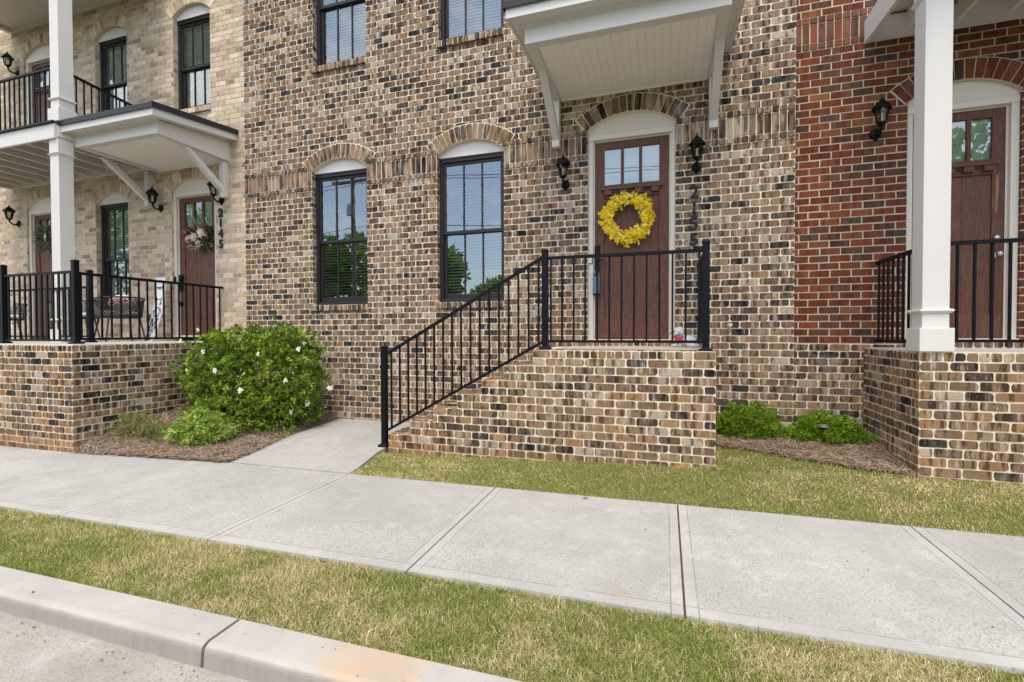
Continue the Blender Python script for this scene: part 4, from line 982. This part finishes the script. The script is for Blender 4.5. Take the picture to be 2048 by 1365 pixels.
# key lock box hanging on the handle
t = thing('lock_box', 'blue-grey key lock box hanging from the door handle', 'lock box', (-.826, .02, .66)); m = MB(); LB = plain('lockbox_blue', (.10, .17, .24), .35, metal=.3)
m.box(-.868, -.784, -.012, .035, .665, .875, b=.012); m.build('body', LB, t); m = MB(); m.tube([(-.852, .012, .86), (-.852, .012, .92), (-.826, .012, .945), (-.80, .012, .92), (-.80, .012, .86)], .008, 8); m.build('shackle', LB, t); m = MB(); m.box(-.864, -.788, -.010, .033, .648, .667, b=.003); m.build('cap', BLACK, t)
# ================================================================== PLANTS
LEAF = leaf_mat('leaf', .42, .3, .25); PETAL = leaf_mat('petal', .6, .3, .2); BARK = plain('bark', (.12, .085, .06), .9, var=.3, vscale=30, bmp=.4)
def leafcloud(name, P, Dr, nl, ln, wd, pal, parent, mat, spread=.9, upb=.25, fold=.25, jit=.25, gl=None):
    """P cluster centres, Dr outward directions; nl leaves per cluster, ln/wd leaf length and width"""
    n = len(P); k = nl; m = n*k
    c = np.repeat(P, k, 0); d = np.repeat(Dr, k, 0)
    rnd = RNG.normal(0, 1, (m, 3)); rnd /= np.linalg.norm(rnd, axis=1)[:, None]
    a = d*RNG.uniform(.35, 1., (m, 1))+rnd*spread; a[:, 2] += upb; a /= np.linalg.norm(a, axis=1)[:, None]
    nrm = np.cross(a, RNG.normal(0, 1, (m, 3))+np.array([0, 0, .2])); nrm /= np.linalg.norm(nrm, axis=1)[:, None]
    side = np.cross(a, nrm)
    L_ = ln*RNG.uniform(.6, 1.25, (m, 1)); W_ = wd*RNG.uniform(.7, 1.2, (m, 1))
    b = c+a*RNG.uniform(0, .25, (m, 1))*L_
    V = np.empty((m, 4, 3)); V[:, 0] = b; V[:, 2] = b+a*L_+nrm*L_*.08
    mid = b+a*L_*.52; V[:, 1] = mid+side*W_/2+nrm*W_*fold; V[:, 3] = mid-side*W_/2+nrm*W_*fold
    pal = np.array(pal); ci = RNG.integers(0, len(pal), n) if gl is None else gl
    col = np.repeat(pal[ci], k, 0)*RNG.uniform(1-jit, 1+jit, (m, 1)); Cl = np.ones((m, 4, 4)); Cl[:, :, :3] = np.clip(col, 0, 1)[:, None, :]
    base = np.arange(m)[:, None]*4
    return np_mesh(name, V.reshape(-1, 3), tris=np.concatenate([base+np.array([[0, 1, 2]]), base+np.array([[0, 2, 3]])]), C=Cl.reshape(-1, 4), mats=mat, parent=parent)
def lobe_points(lobes, n, zmin, inner=.45, rough=.16, seed=1):
    rg = np.random.default_rng(seed); P = []; D = []
    wts = np.array([l[1][0]*l[1][1]+l[1][0]*l[1][2]+l[1][1]*l[1][2] for l in lobes]); wts = wts/wts.sum()
    ph = rg.uniform(0, 6.28, (len(lobes), 6))
    while len(P) < n:
        li = rg.choice(len(lobes), p=wts); c, rad = np.array(lobes[li][0]), np.array(lobes[li][1])
        d = rg.normal(0, 1, 3); d /= np.linalg.norm(d)
        q = ph[li]; lump = 1+rough*(math.sin(5*d[0]+q[0])*math.sin(4*d[1]+q[1])+.7*math.sin(9*d[2]+q[2]+6*d[0])+.5*math.sin(14*d[0]+q[3])*math.sin(13*d[2]+q[4]))
        r = (inner+(1-inner)*rg.random()**.55)*lump
        p = c+d*rad*r
        if p[2] < zmin(p[0], p[1])+.03: continue
        P.append(p); dd = d/rad; D.append(dd/np.linalg.norm(dd))
    return np.array(P), np.array(D)
def shrub(label, lobes, n, nl, ln, wd, pal, zf, base, group=None, stems=14, seed=1, inner=.45, rough=.16, cat='shrub', name='shrub', **k):
    t = thing(name, label, cat, base, group)
    P, D = lobe_points(lobes, n, zf, inner, rough, seed)
    leafcloud('foliage', P, D, nl, ln, wd, pal, t, LEAF, **k)
    m = MB(); rg = random.Random(seed); order = rg.sample(range(len(P)), min(stems*5, len(P)))
    B = Vector(base)
    for i in order[:stems*5]:
        p = Vector(P[i]); b0 = B+Vector((rg.uniform(-.07, .07), rg.uniform(-.07, .07), -.03)); mid = b0.lerp(p, .5)+Vector((rg.uniform(-.05, .05), rg.uniform(-.05, .05), -.02))
        m.tube([b0, mid, p], [.007, .005, .002], 5, cap=False)
    m.build('stems', BARK, t)
    return t
GREENS = [(.155, .25, .024), (.105, .18, .02), (.24, .33, .034), (.055, .10, .018), (.36, .43, .07), (.13, .22, .022), (.20, .29, .03)]
zl = lambda x, y: float(z_bed(x, y)); zr = lambda x, y: float(z_lawn(x, y))
lob = [((-5.45, -.72, -.50), (.82, .57, .71)), ((-5.98, -.93, -.38), (.43, .43, .52)), ((-4.92, -.62, -.48), (.39, .43, .62)), ((-5.5, -.9, -.9), (.80, .55, .36)), ((-5.75, -.85, .0), (.35, .35, .25)), ((-5.1, -.65, .03), (.38, .35, .22))]
gs = shrub('large rounded green shrub with white flowers against the porch wall', lob, 3700, 7, .060, .028, GREENS, zl, (-5.5, -.75, -1.12), stems=16, seed=3, inner=.58, name='flowering_shrub', rough=.2)
FL = [(-6.122, -1.225, -.33), (-4.959, -1.173, -.096), (-4.637, -1.063, -.439), (-4.617, -.692, -.781), (-4.719, -.885, -.871), (-4.44, -.454, -.592), (-4.624, -.459, -.243), (-6.128, -1.051, .217), (-6.325, -1.153, .073), (-5.766, -1.28, -.069), (-4.746, -.6, .031), (-5.44, -1.385, -.299), (-4.677, -.783, -.043), (-5.1, -1.32, -.55)]
for i, p in enumerate(FL):
    rg = random.Random(i); m = MB(); m.c = []; c = Vector(p)+Vector((0, -.03, .01)); nrm = Vector((.25+rg.uniform(-.4, .4), -1, rg.uniform(-.2, .5))).normalized(); u = nrm.cross(Vector((0, 0, 1))).normalized(); v = u.cross(nrm); n = rg.choice((5, 6, 6)); s = rg.uniform(.034, .050)
    for k in range(n):
        a = 2*math.pi*k/n+rg.uniform(-.2, .2); d = u*math.cos(a)+v*math.sin(a); e = nrm.cross(d); ll = s*rg.uniform(.8, 1.15)
        m.add([c, c+d*ll*.55+e*ll*.30+nrm*.006, c+d*ll-nrm*.004, c+d*ll*.55-e*ll*.30+nrm*.006], [(0, 1, 2, 3)]); m.c += [(.86, .86, .80, 1)]*4
    m.ball(c+nrm*.004, .006, seg=6); m.c += [(.75, .65, .3, 1)]*(len(m.v)-len(m.c))
    m.build('flower', PETAL, gs)
shrub('low leafy light-green mound of a plant in front of the flowering shrub', [((-5.45, -1.60, -1.03), (.29, .27, .25)), ((-5.27, -1.58, -1.08), (.19, .2, .16)), ((-5.60, -1.61, -1.08), (.18, .2, .16))], 620, 7, .064, .022, [(.30, .42, .085), (.24, .36, .065), (.38, .49, .11), (.18, .28, .055), (.44, .46, .12)], zl, (-5.45, -1.5, -1.12), seed=5, spread=.8, upb=-.05, stems=8)
shrub('sparse wispy green plant by the corner of the left porch wall', [((-6.33, -1.72, -1.0), (.30, .25, .2)), ((-6.1, -1.7, -1.08), (.25, .2, .1)), ((-6.5, -1.75, -1.07), (.22, .2, .13))], 170, 6, .06, .014, [(.22, .28, .08), (.28, .32, .11), (.17, .22, .06), (.32, .27, .11)], zl, (-6.33, -1.72, -1.10), seed=8, spread=.7, upb=.3, stems=9, inner=.2)
DG = [(.17, .29, .016), (.23, .36, .024), (.11, .21, .014), (.29, .41, .03), (.08, .15, .012)]
shrub('taller of two dense bright-green low shrubs, beside the stoop', [((.88, -.22, -.84), (.31, .26, .235)), ((1.1, -.2, -.93), (.17, .2, .15)), ((.68, -.22, -.92), (.17, .2, .15))], 2100, 7, .028, .011, DG, zr, (.88, -.2, -.98), 'low shrubs right of the stoop', seed=11, spread=.75, upb=.15, rough=.17)
shrub('wider flatter of two dense bright-green low shrubs, with a solar light in it', [((1.62, -.24, -.86), (.31, .25, .19)), ((1.85, -.26, -.96), (.19, .2, .12)), ((1.42, -.24, -.94), (.18, .2, .13))], 2000, 7, .028, .011, DG, zr, (1.62, -.22, -.98), 'low shrubs right of the stoop', seed=12, spread=.75, upb=.15, rough=.17)
t = thing('solar_light', 'small grey solar garden light poking out of the right-hand low shrub', 'garden light', (1.55, -.46, -1.0)); m = MB(); m.lathe([(.0, -.75), (.03, -.755), (.055, -.775), (.056, -.782), (.0, -.782)], (1.545, -.415, -.01), 16); m.build('cap', plain('solar_grey', (.10, .11, .12), .5), t, True)
m = MB(); m.lathe([(.0, -1.1), (.008, -1.06), (.008, -.8), (.035, -.79), (.035, -.762), (0, -.762)], (1.545, -.415, -.03), 10); m.build('stake', BLACK, t)
# fallen leaves
LITTER = attr_mat('dry_leaf', .8, .2, grain=.15, bmp=.2)
for (x, y, a, s, c, lb) in ((.60, -.55, .6, .07, (.46, .27, .11), 'large tan dead leaf on the straw below the taller low shrub'), (-.62, -2.16, .2, .05, (.34, .16, .07), 'brown dead leaf at the back edge of the sidewalk')):
    m = MB(); m.c = []; z = float(z_lawn(x, y))+.022; ca, sa = math.cos(a), math.sin(a)
    pts = [(-.5, 0, .0), (-.1, .28, .15), (.3, .22, .1), (.6, 0, .05), (.3, -.22, .18), (-.1, -.28, .05), (.05, 0, -.02)]
    m.add([(x+s*(ca*p-sa*q), y+s*(sa*p+ca*q), z+s*r) for p, q, r in pts], [(0, 6, 1), (1, 6, 2), (2, 6, 3), (3, 6, 4), (4, 6, 5), (5, 6, 0)]); m.c = [(*c, 1)]*7
    tag(m.build('fallen_leaf', LITTER), lb, 'dead leaf')

# grit and dry leaf crumbs in the gutter, on kerb and paving
nn = 420; lx = RNG.uniform(-5.5, 3.0, nn); kind_ = RNG.random(nn)
ly = np.where(kind_ < .5, -4.475-np.abs(RNG.normal(0, .07, nn)), np.where(kind_ < .75, RNG.uniform(-3.6, -2.12, nn), np.where(kind_ < .9, -2.10-np.abs(RNG.normal(0, .05, nn)), RNG.uniform(-4.42, -4.26, nn))))
lz = np.where(ly < -4.465, G(lx, -4.5)-.0985, G(lx, ly)+.0025); la = RNG.uniform(0, 6.28, nn); ls = RNG.uniform(.002, .008, nn)*np.where(RNG.random(nn) < .08, 2.2, 1)
V = np.empty((nn, 4, 3))
for k_, (pa, pb, pz) in enumerate(((-1, 0, 0), (.1, .55, .35), (1.1, 0, .1), (-.1, -.5, .3))): V[:, k_] = np.stack([lx+ls*(np.cos(la)*pa-np.sin(la)*pb), ly+ls*(np.sin(la)*pa+np.cos(la)*pb), lz+ls*pz], 1)
cc_ = np.array([(.20, .13, .07), (.10, .07, .045), (.32, .24, .14), (.07, .055, .04)])[RNG.integers(0, 4, nn)]; Cl = np.ones((nn, 4, 4)); Cl[:, :, :3] = cc_[:, None, :]; bb = np.arange(nn)[:, None]*4
tag(np_mesh('leaf_litter', V.reshape(-1, 3), quads=bb+np.array([[0, 1, 2, 3]]), C=Cl.reshape(-1, 4), mats=LITTER), 'scattered brown leaf crumbs and grit on sidewalk, kerb and gutter', 'leaf litter', kind='stuff')

# ================================================================== WREATHS
def wreath_base(name, label, c, r, rt_, mat):
    t = thing(name, label, 'wreath', c); m = MB(); rg = random.Random(2)
    for j in range(5):
        ph = rg.uniform(0, 6.28); pts = []
        for i in range(41):
            a = 2*math.pi*i/40; rr = r+rt_*.5*math.sin(3*a+ph)+rt_*.2*math.sin(7*a+2*ph); pts.append((c[0]+rr*math.cos(a), c[1]+.012*math.cos(4*a+ph)-.01, c[2]+rr*math.sin(a)))
        m.tube(pts, .005, 5, cap=False)
    m.build('vine_ring', mat, t); return t
TWIG = plain('twig', (.20, .12, .06), .8, var=.3, vscale=40)
c = (-.448, .035, 1.580)
t = wreath_base('wreath', 'bright yellow leafy wreath on the brown front door', c, .225, .035, TWIG)
n = 430; th = RNG.uniform(0, 2*np.pi, n); rr = .232+np.clip(RNG.normal(0, .036, n), -.065, .09); yy = -.015-np.abs(RNG.normal(0, .028, n))
P = np.stack([c[0]+rr*np.cos(th)*1.03, c[1]+yy, c[2]+rr*np.sin(th)*.98], 1)
tang = np.stack([np.sin(th), 0*th, -np.cos(th)], 1); rad = np.stack([np.cos(th), 0*th-.6, np.sin(th)], 1); Dr = tang*.8+rad*RNG.normal(.35, .5, (n, 1)); Dr /= np.linalg.norm(Dr, axis=1)[:, None]
YEL = [(.98, .80, .05), (.98, .88, .16), (.96, .72, .03), (.98, .93, .40), (.98, .84, .09), (.92, .68, .03)]
leafcloud('blossoms', P, Dr, 8, .046, .021, YEL, t, PETAL, spread=.7, upb=.1, jit=.1)
sp_ = MB(); Ps = []; Ds = []
for a, l in ((200, .13), (172, .10), (285, .13), (265, .07), (20, .08), (150, .09), (235, .08), (45, .05), (320, .06), (100, .05)):
    a = R(a); d = Vector((math.cos(a), -.25, math.sin(a))); d2 = Vector((math.sin(a), -.2, -math.cos(a))); dd = (d*.55+d2*.7).normalized(); b0 = Vector(c)+Vector((math.cos(a), 0, math.sin(a)))*.25
    sp_.tube([b0, b0+dd*l], .0025, 5)
    for k in range(int(l/.009)): Ps.append(b0+dd*l*(k/(l/.009))+Vector((random.gauss(0, .008), random.gauss(0, .008), random.gauss(0, .008)))); Ds.append(dd)
sp_.build('twigs', TWIG, t); leafcloud('sprigs', np.array([p[:] for p in Ps]), np.array([d[:] for d in Ds]), 6, .034, .015, YEL, t, PETAL, spread=.7, upb=0, jit=.15)
# feather wreath on the left-hand door
c = (-7.53, YL+.05, 1.85)
t = wreath_base('wreath', 'pale flower and feather wreath on the door numbered 2145', c, .19, .03, TWIG)
def along(angs, r0, r1, n):
    a = RNG.uniform(R(angs[0]), R(angs[1]), n); r = RNG.uniform(r0, r1, n); return np.stack([c[0]+r*np.cos(a), c[1]-RNG.uniform(.01, .05, n), c[2]+r*np.sin(a)], 1), np.stack([np.cos(a), -.4+0*a, np.sin(a)], 1)
P, Dr = along((150, 400), .13, .22, 46); leafcloud('brown_leaves', P, Dr, 5, .085, .03, [(.10, .042, .025), (.15, .07, .035), (.07, .035, .025)], t, LEAF, spread=.6)
P, Dr = along((280, 400), .15, .25, 26); leafcloud('green_leaves', P, Dr, 4, .08, .045, [(.10, .16, .07), (.16, .22, .12), (.07, .11, .05)], t, LEAF, spread=.6)
P, Dr = along((60, 330), .16, .22, 14); leafcloud('feathers', P, Dr, 3, .15, .018, [(.55, .48, .38), (.62, .56, .46), (.45, .38, .28)], t, PETAL, spread=.45, jit=.1)
for k, (dx, dz, s) in enumerate(((-.23, -.05, .09), (-.10, -.03, .10), (.06, .03, .11), (-.02, -.17, .10), (.15, .0, .06))):
    m = MB(); m.c = []; q = Vector((c[0]+dx, c[1]-.06, c[2]+dz))
    for ring_ in range(2):
        for i in range(9):
            a = 2*math.pi*(i+ring_*.5)/9; d = Vector((math.cos(a), -.25-.5*ring_, math.sin(a))).normalized(); e = Vector((-math.sin(a), 0, math.cos(a))); l = s*(.95-.3*ring_)*random.uniform(.85, 1.1)
            m.add([q, q+d*l*.6+e*l*.2, q+d*l, q+d*l*.6-e*l*.2], [(0, 1, 2, 3)]); cc = random.choice(((.80, .66, .55), (.84, .75, .66), (.76, .60, .48))); m.c += [(*cc, 1)]*4
    m.build('flower', PETAL, t)
c = (-11.50, YL+.05, 2.02)
t = wreath_base('wreath', 'grey-green leafy wreath on the far-left door behind the column', c, .19, .03, TWIG)
n = 150; th = RNG.uniform(0, 2*np.pi, n); rr = .19+RNG.normal(0, .045, n); P = np.stack([c[0]+rr*np.cos(th), c[1]-.02-np.abs(RNG.normal(0, .03, n)), c[2]+rr*np.sin(th)], 1); Dr = np.stack([np.cos(th)*.6+np.sin(th), -.5+0*th, np.sin(th)*.6-np.cos(th)], 1)
leafcloud('foliage', P, Dr, 6, .075, .024, [(.11, .13, .085), (.20, .22, .16), (.07, .085, .055), (.30, .30, .22), (.14, .10, .06)], t, LEAF, spread=.6)

# ================================================================== PORCH FURNITURE
CUSH = plain('white_cushion', (.74, .73, .70), .8, var=.05)
def pillow_mat():
    m, tt, b = new_mat('patterned_pillow'); p = position(tt); n1 = N(tt, 'ShaderNodeTexVoronoi'); n1.inputs['Scale'].default_value = 26; tt.links.new(p, n1.inputs['Vector'])
    cc = mixc(tt, ramp(tt, n1.outputs['Distance'], .25, .45), (.55, .22, .22), (.72, .62, .55)); cc = mixc(tt, ramp(tt, noise(tt, p, 30, 2), .55, .6), cc, (.13, .10, .12)); tt.links.new(cc, b.inputs['Base Color']); b.inputs['Roughness'].default_value = .9; return m
PIL = pillow_mat(); WICK = plain('black_wicker', (.018, .017, .018), .55, var=.2)
def chair(x, y, z, rot, label):
    t = thing('porch_chair', label, 'chair', (x, y, z), 'black woven porch chairs'); B = lambda px, py, pz: (x+px, y+py, z+pz)
    f = MB()   # chair faces +X locally
    pr = lambda a, r, h: B(-r*math.cos(a), r*math.sin(a), h)
    A_ = [R(-118+236*i/28) for i in range(29)]
    f.tube([pr(a, .31+.02*abs(math.cos(a/2)), .70-.05*(abs(a)/R(118))**2) for a in A_], .014, 7); f.tube([pr(a, .285, .40) for a in A_], .012, 6)
    for a in (A_[0], A_[-1]): f.tube([pr(a, .31, .65), pr(a*1.03, .335, .55), pr(a*1.02, .32, .42), pr(a, .30, .38)], .017, 7)
    f.lathe([(.27, .375), (.29, .385), (.29, .40), (.27, .405)], B(0, 0, 0), 24)
    f.build('frame', WICK, t, True)
    for sx in (-1, 1):
        for sy_ in (-1, 1): MB().tube([B(sx*.20, sy_*.20, .39), B(sx*.27, sy_*.26, .0)], [.014, .010], 7).build('leg', WICK, t)
    wv = MB(); n = 30
    for s in (1, -1):
        for i in range(-6, n+6):
            pts = []
            for j in range(6):
                q = i+s*j*1.15
                if -.01 <= q <= n: a = R(-116+232*q/n); h = .405+(.275-.05*(abs(a)/R(118))**2)*j/5; pts.append(pr(a, .288+.03*j/5+.003*s, h))
            if len(pts) > 1: wv.tube(pts, .006, 4, cap=False)
    wv.build('woven_back', WICK, t)
    m = MB(); m.lathe([(0, .405), (.25, .405), (.275, .425), (.275, .455), (.25, .475), (0, .482)], B(0, 0, 0), 24); m.build('cushion', CUSH, t, True)
    m = MB(); m.ball(B(-.17, 0, .60), (.07, .20, .15)); m.build('pillow', PIL, t, True)
    t.rotation_euler = (0, 0, rot); return t
chair(-8.38, -.62, .052, R(165), 'black woven porch chair with pink patterned pillow beside the HOME sign')
chair(-9.45, -.62, .052, R(-15), 'black woven porch chair left of the one by the HOME sign, facing it')
chair(-11.55, -.55, .052, R(-25), 'black woven porch chair before the far-left door')
# HOME porch sign: a bowed board leaning on the wall
t = thing('porch_sign', 'white leaning porch board reading HOME with a wreath for the O', 'sign', (-8.16, -.2, .052)); SGN = plain('sign_white', (.76, .76, .78), .5, var=.03); INK = plain('sign_ink', (.03, .03, .035), .6)
prof_ = [(-.345, .053), (-.270, .243), (-.212, .412), (-.172, .55), (-.142, .70), (-.122, .85), (-.112, .97), (-.104, 1.13)]
def at_s(zq):
    zs_ = [p[1] for p in prof_]; y_q = np.interp(zq, zs_, [p[0] for p in prof_]); y2 = np.interp(zq+.03, zs_, [p[0] for p in prof_]); y1 = np.interp(zq-.03, zs_, [p[0] for p in prof_]); return float(y_q), math.atan2(y2-y1, .06)
m = MB(); vs = []
for k_ in range(24):
    zq = .053+(1.13-.053)*k_/23; yq, _ = at_s(zq); vs += [(-8.275, yq, zq), (-8.055, yq, zq), (-8.055, yq+.016, zq), (-8.275, yq+.016, zq)]
fs = [(0, 1, 2, 3), (92, 95, 94, 93)]
for k_ in range(23):
    for j in range(4): a = k_*4+j; b = k_*4+(j+1) % 4; fs.append((a, a+4, b+4, b))
m.add(vs, fs); m.build('board', SGN, t)
def onboard(nm, me, zq, dz=0):
    yq, an = at_s(zq); o = link(nm, me, INK, t); me.transform(Matrix.Translation(Vector((-8.165, yq-.004, zq+dz))-Vector(t.location)) @ Matrix.Rotation(R(90)-an, 4, 'X')); return o
def serif(ch):
    m = MB(); w_, h_2, q, s_ = .11, .15, .016, .05
    def bx(x0, x1, z0, z1): m.box(x0*1.12, x1*1.12, z0*1.2, z1*1.2, -.001, .002)
    if ch == 'H':
        for sx in (-1, 1): bx(sx*.045-q/2, sx*.045+q/2, 0, h_2); bx(sx*.045-.025, sx*.045+.025, 0, .012); bx(sx*.045-.025, sx*.045+.025, h_2-.012, h_2)
        bx(-.045, .045, .07, .08)
    if ch == 'M':
        for sx in (-1, 1): bx(sx*.055-q/2, sx*.055+q/2, 0, h_2); bx(sx*.055-.025, sx*.055+.025, 0, .012); m.add([(sx*.068, h_2*1.2, .0025), (sx*.044, h_2*1.2, .0025), (-.007*sx, .035, .0025), (.010*sx, .035, .0025)], [(0, 1, 2, 3)])
        bx(-.085, -.04, h_2-.012, h_2); bx(.04, .085, h_2-.012, h_2)
    if ch == 'E':
        bx(-.045, -.045+q, 0, h_2); bx(-.06, .05, 0, .012); bx(-.06, .05, h_2-.012, h_2); bx(-.03, .03, .07, .08); bx(.042, .05, 0, .04); bx(.042, .05, h_2-.04, h_2); bx(.024, .03, .055, .095)
    me = bpy.data.meshes.new('letter'); me.from_pydata(m.v, [], m.f); return me
onboard('letter', serif('H'), .67); onboard('letter', serif('M'), .262); onboard('letter', serif('E'), .070)
m = MB()
for i in range(70):
    a = 2*math.pi*i/70+random.uniform(-.1, .1); r0 = .07+random.uniform(-.01, .018); d = a+random.choice((.6, -.6))+math.pi/2*0; l = random.uniform(.018, .036); px_, pz_ = r0*math.cos(a)*.9, r0*math.sin(a)
    ex, ez = math.cos(a+1.2+random.uniform(-.7, .7)), math.sin(a+1.2+random.uniform(-.7, .7)); m.add([(px_, pz_, .002), (px_+ex*l*.5-ez*.007, pz_+ez*l*.5+ex*.007, .002), (px_+ex*l, pz_+ez*l, .002), (px_+ex*l*.5+ez*.007, pz_+ez*l*.5-ex*.007, .002)], [(0, 1, 2, 3)])
me = bpy.data.meshes.new('wreath_print'); me.from_pydata(m.v, [], m.f); onboard('wreath_print', me, .545)
m = MB()
for row, (zz_, wv_) in enumerate(((.11, .07), (0, .075))):
    pts = [(-wv_+2*wv_*i/40, zz_+.018*math.sin(i*1.35+row)+.01*math.sin(i*.6), .001) for i in range(41)]; m.tube(pts, .0028, 4, cap=False)
me = bpy.data.meshes.new('script_print'); me.from_pydata(m.v, [], m.f); onboard('script_print', me, .955)

# ================================================================== DOG FIGURE
t = thing('dog_statue', 'small white lying dog statue with a red scarf at the right of the door', 'statue', (.20, -.33, .012)); STN = plain('painted_stone', (.45, .47, .50), .7, var=.6, vscale=60, bmp=.5, bscale=60)
m = MB(); q = lambda a, b, c_: (.20+a, -.33+b, .012+c_)
m.ball(q(.03, 0, .070), (.090, .060, .066)); m.ball(q(.085, .0, .062), (.055, .068, .062)); m.ball(q(-.035, -.01, .09), (.052, .05, .07)); m.ball(q(-.060, -.02, .178), (.052, .050, .050)); m.ball(q(-.105, -.035, .160), (.034, .036, .030)); m.ball(q(-.098, -.03, .142), (.034, .034, .018)); m.ball(q(-.085, -.055, .152), (.024, .014, .022)); m.ball(q(-.045, -.025, .212), (.03, .035, .02))
for sy_ in (-1, 1):
    m.ball(q(-.085, sy_*.035-.01, .02), (.062, .019, .018)); m.ball(q(.07, sy_*.058, .024), (.052, .02, .024)); m.ball(q(-.025, -.02+sy_*.050, .172), (.022, .014, .040)); m.ball(q(.055, sy_*.045, .05), (.05, .03, .045))
m.tube([q(.13, .02, .03), q(.15, -.03, .022), q(.12, -.07, .018), q(.07, -.085, .016)], [.016, .015, .013, .009], 8)
body = m.build('body', STN, t); rmd = body.modifiers.new('one_skin', 'REMESH'); rmd.mode = 'VOXEL'; rmd.voxel_size = .0055; rmd.use_smooth_shade = True
smm = body.modifiers.new('soft', 'SMOOTH'); smm.iterations = 2
m = MB(); m.lathe([(.056, -.012), (.062, 0), (.056, .012)], q(-.055, -.014, .112), 16); m.extr([(-.10, .015), (.0, .015), (-.055, -.06)], 1, -.004, .004); 
m.v = m.v[:48]+[(.20-.01+v[0], -.33-.068+v[1], .012+.098+v[2]) for v in m.v[48:]]; m.build('scarf', plain('red_cloth', (.40, .03, .04), .8), t)
m = MB(); m.ball(q(-.147, -.045, .158), (.009, .011, .008), seg=8); m.ball(q(-.108, -.072, .18), .008, seg=8); m.ball(q(-.118, -.01, .184), .008, seg=8); m.build('face_marks', BLACK, t)

# ================================================================== ACROSS THE STREET (seen mirrored in the window glass)
def tree_meshes(seed, h, r):
    rg = random.Random(seed); lob_ = [((rg.uniform(-r*.5, r*.5), rg.uniform(-r*.5, r*.5), h*rg.uniform(.42, .85)), (r*rg.uniform(.45, .7),)*2+(h*rg.uniform(.16, .26),)) for _ in range(7)]+[((0, 0, h*.6), (r*.7, r*.7, h*.36))]
    return lob_
for i, (x, y, h, r, sd_) in enumerate([(-24, -24, 8.8, 4.2, 1), (-31, -27, 9, 4.4, 2), (-40, -27, 14, 6, 3), (-15.8, -26, 7.6, 1.7, 4), (-52, -30, 17, 7, 5), (-13.0, -31, 5.7, 3.0, 6), (-4, -31, 5.2, 3.6, 7), (5, -30, 6.5, 3.6, 11), (16, -25, 14.5, 5.6, 8), (24, -28, 13, 4.8, 9), (30, -30, 10, 5, 10), (-66, -30, 18, 8, 12)]):
    t = thing('street_tree', 'leafy green tree across the street, mirrored in the windows', 'tree', (x, y, -1.4), 'trees across the street')
    P, D = lobe_points(tree_meshes(sd_, h, r), 900, lambda a, b: .6, .5, .2, sd_); leafcloud('crown', P+np.array([x, y, -1.4]), D, 5, .55, .34, [(.17, .27, .055), (.22, .33, .075), (.13, .21, .045), (.30, .40, .11)], t, LEAF, spread=.9)
    m = MB(); m.tube([(x, y, -1.75), (x+.1, y, -1.4+h*.3), (x, y+.1, -1.4+h*.65)], [.22, .16, .07], 8)
    for k in range(5): a = k*1.3; m.tube([(x+.08, y, -1.4+h*(.25+.06*k)), (x+math.cos(a)*r*.5, y+math.sin(a)*r*.5, -1.4+h*(.5+.05*k))], [.09, .03], 6)
    m.build('trunk', BARK, t)
t = thing('utility_pole', 'wooden utility pole across the street, mirrored in the left window', 'utility pole', (-14.9, -14.2, -1.4)); WP = plain('pole_wood', (.30, .26, .21), .9, var=.3, vscale=20); m = MB(); m.tube([(-14.9, -14.2, -1.75), (-14.9, -14.2, 8.6)], [.11, .085], 10); m.build('pole', WP, t)
m = MB(); m.box(-16.1, -13.7, -14.26, -14.14, 7.7, 7.83); m.build('crossarm', WP, t); m = MB(); m.lathe([(0, 0), (.17, 0), (.17, .5), (.13, .58), (0, .6)], (-14.9, -13.95, 6.0), 14); m.build('transformer', plain('grey_can', (.5, .51, .52), .5), t)
for k, (dx, z0_) in enumerate(((-1.1, 7.85), (1.1, 7.85), (0, 5.6))):
    m = MB(); pts = []
    for i in range(41):
        x = -60+120*i/40; s_ = ((x+13.6) % 40)/40; pts.append((x+dx*0, -14.2+dx*.2, z0_-1.1*4*s_*(1-s_)))
    m.tube(pts, .014, 4, cap=False); m.build('wire', BLACK, t)
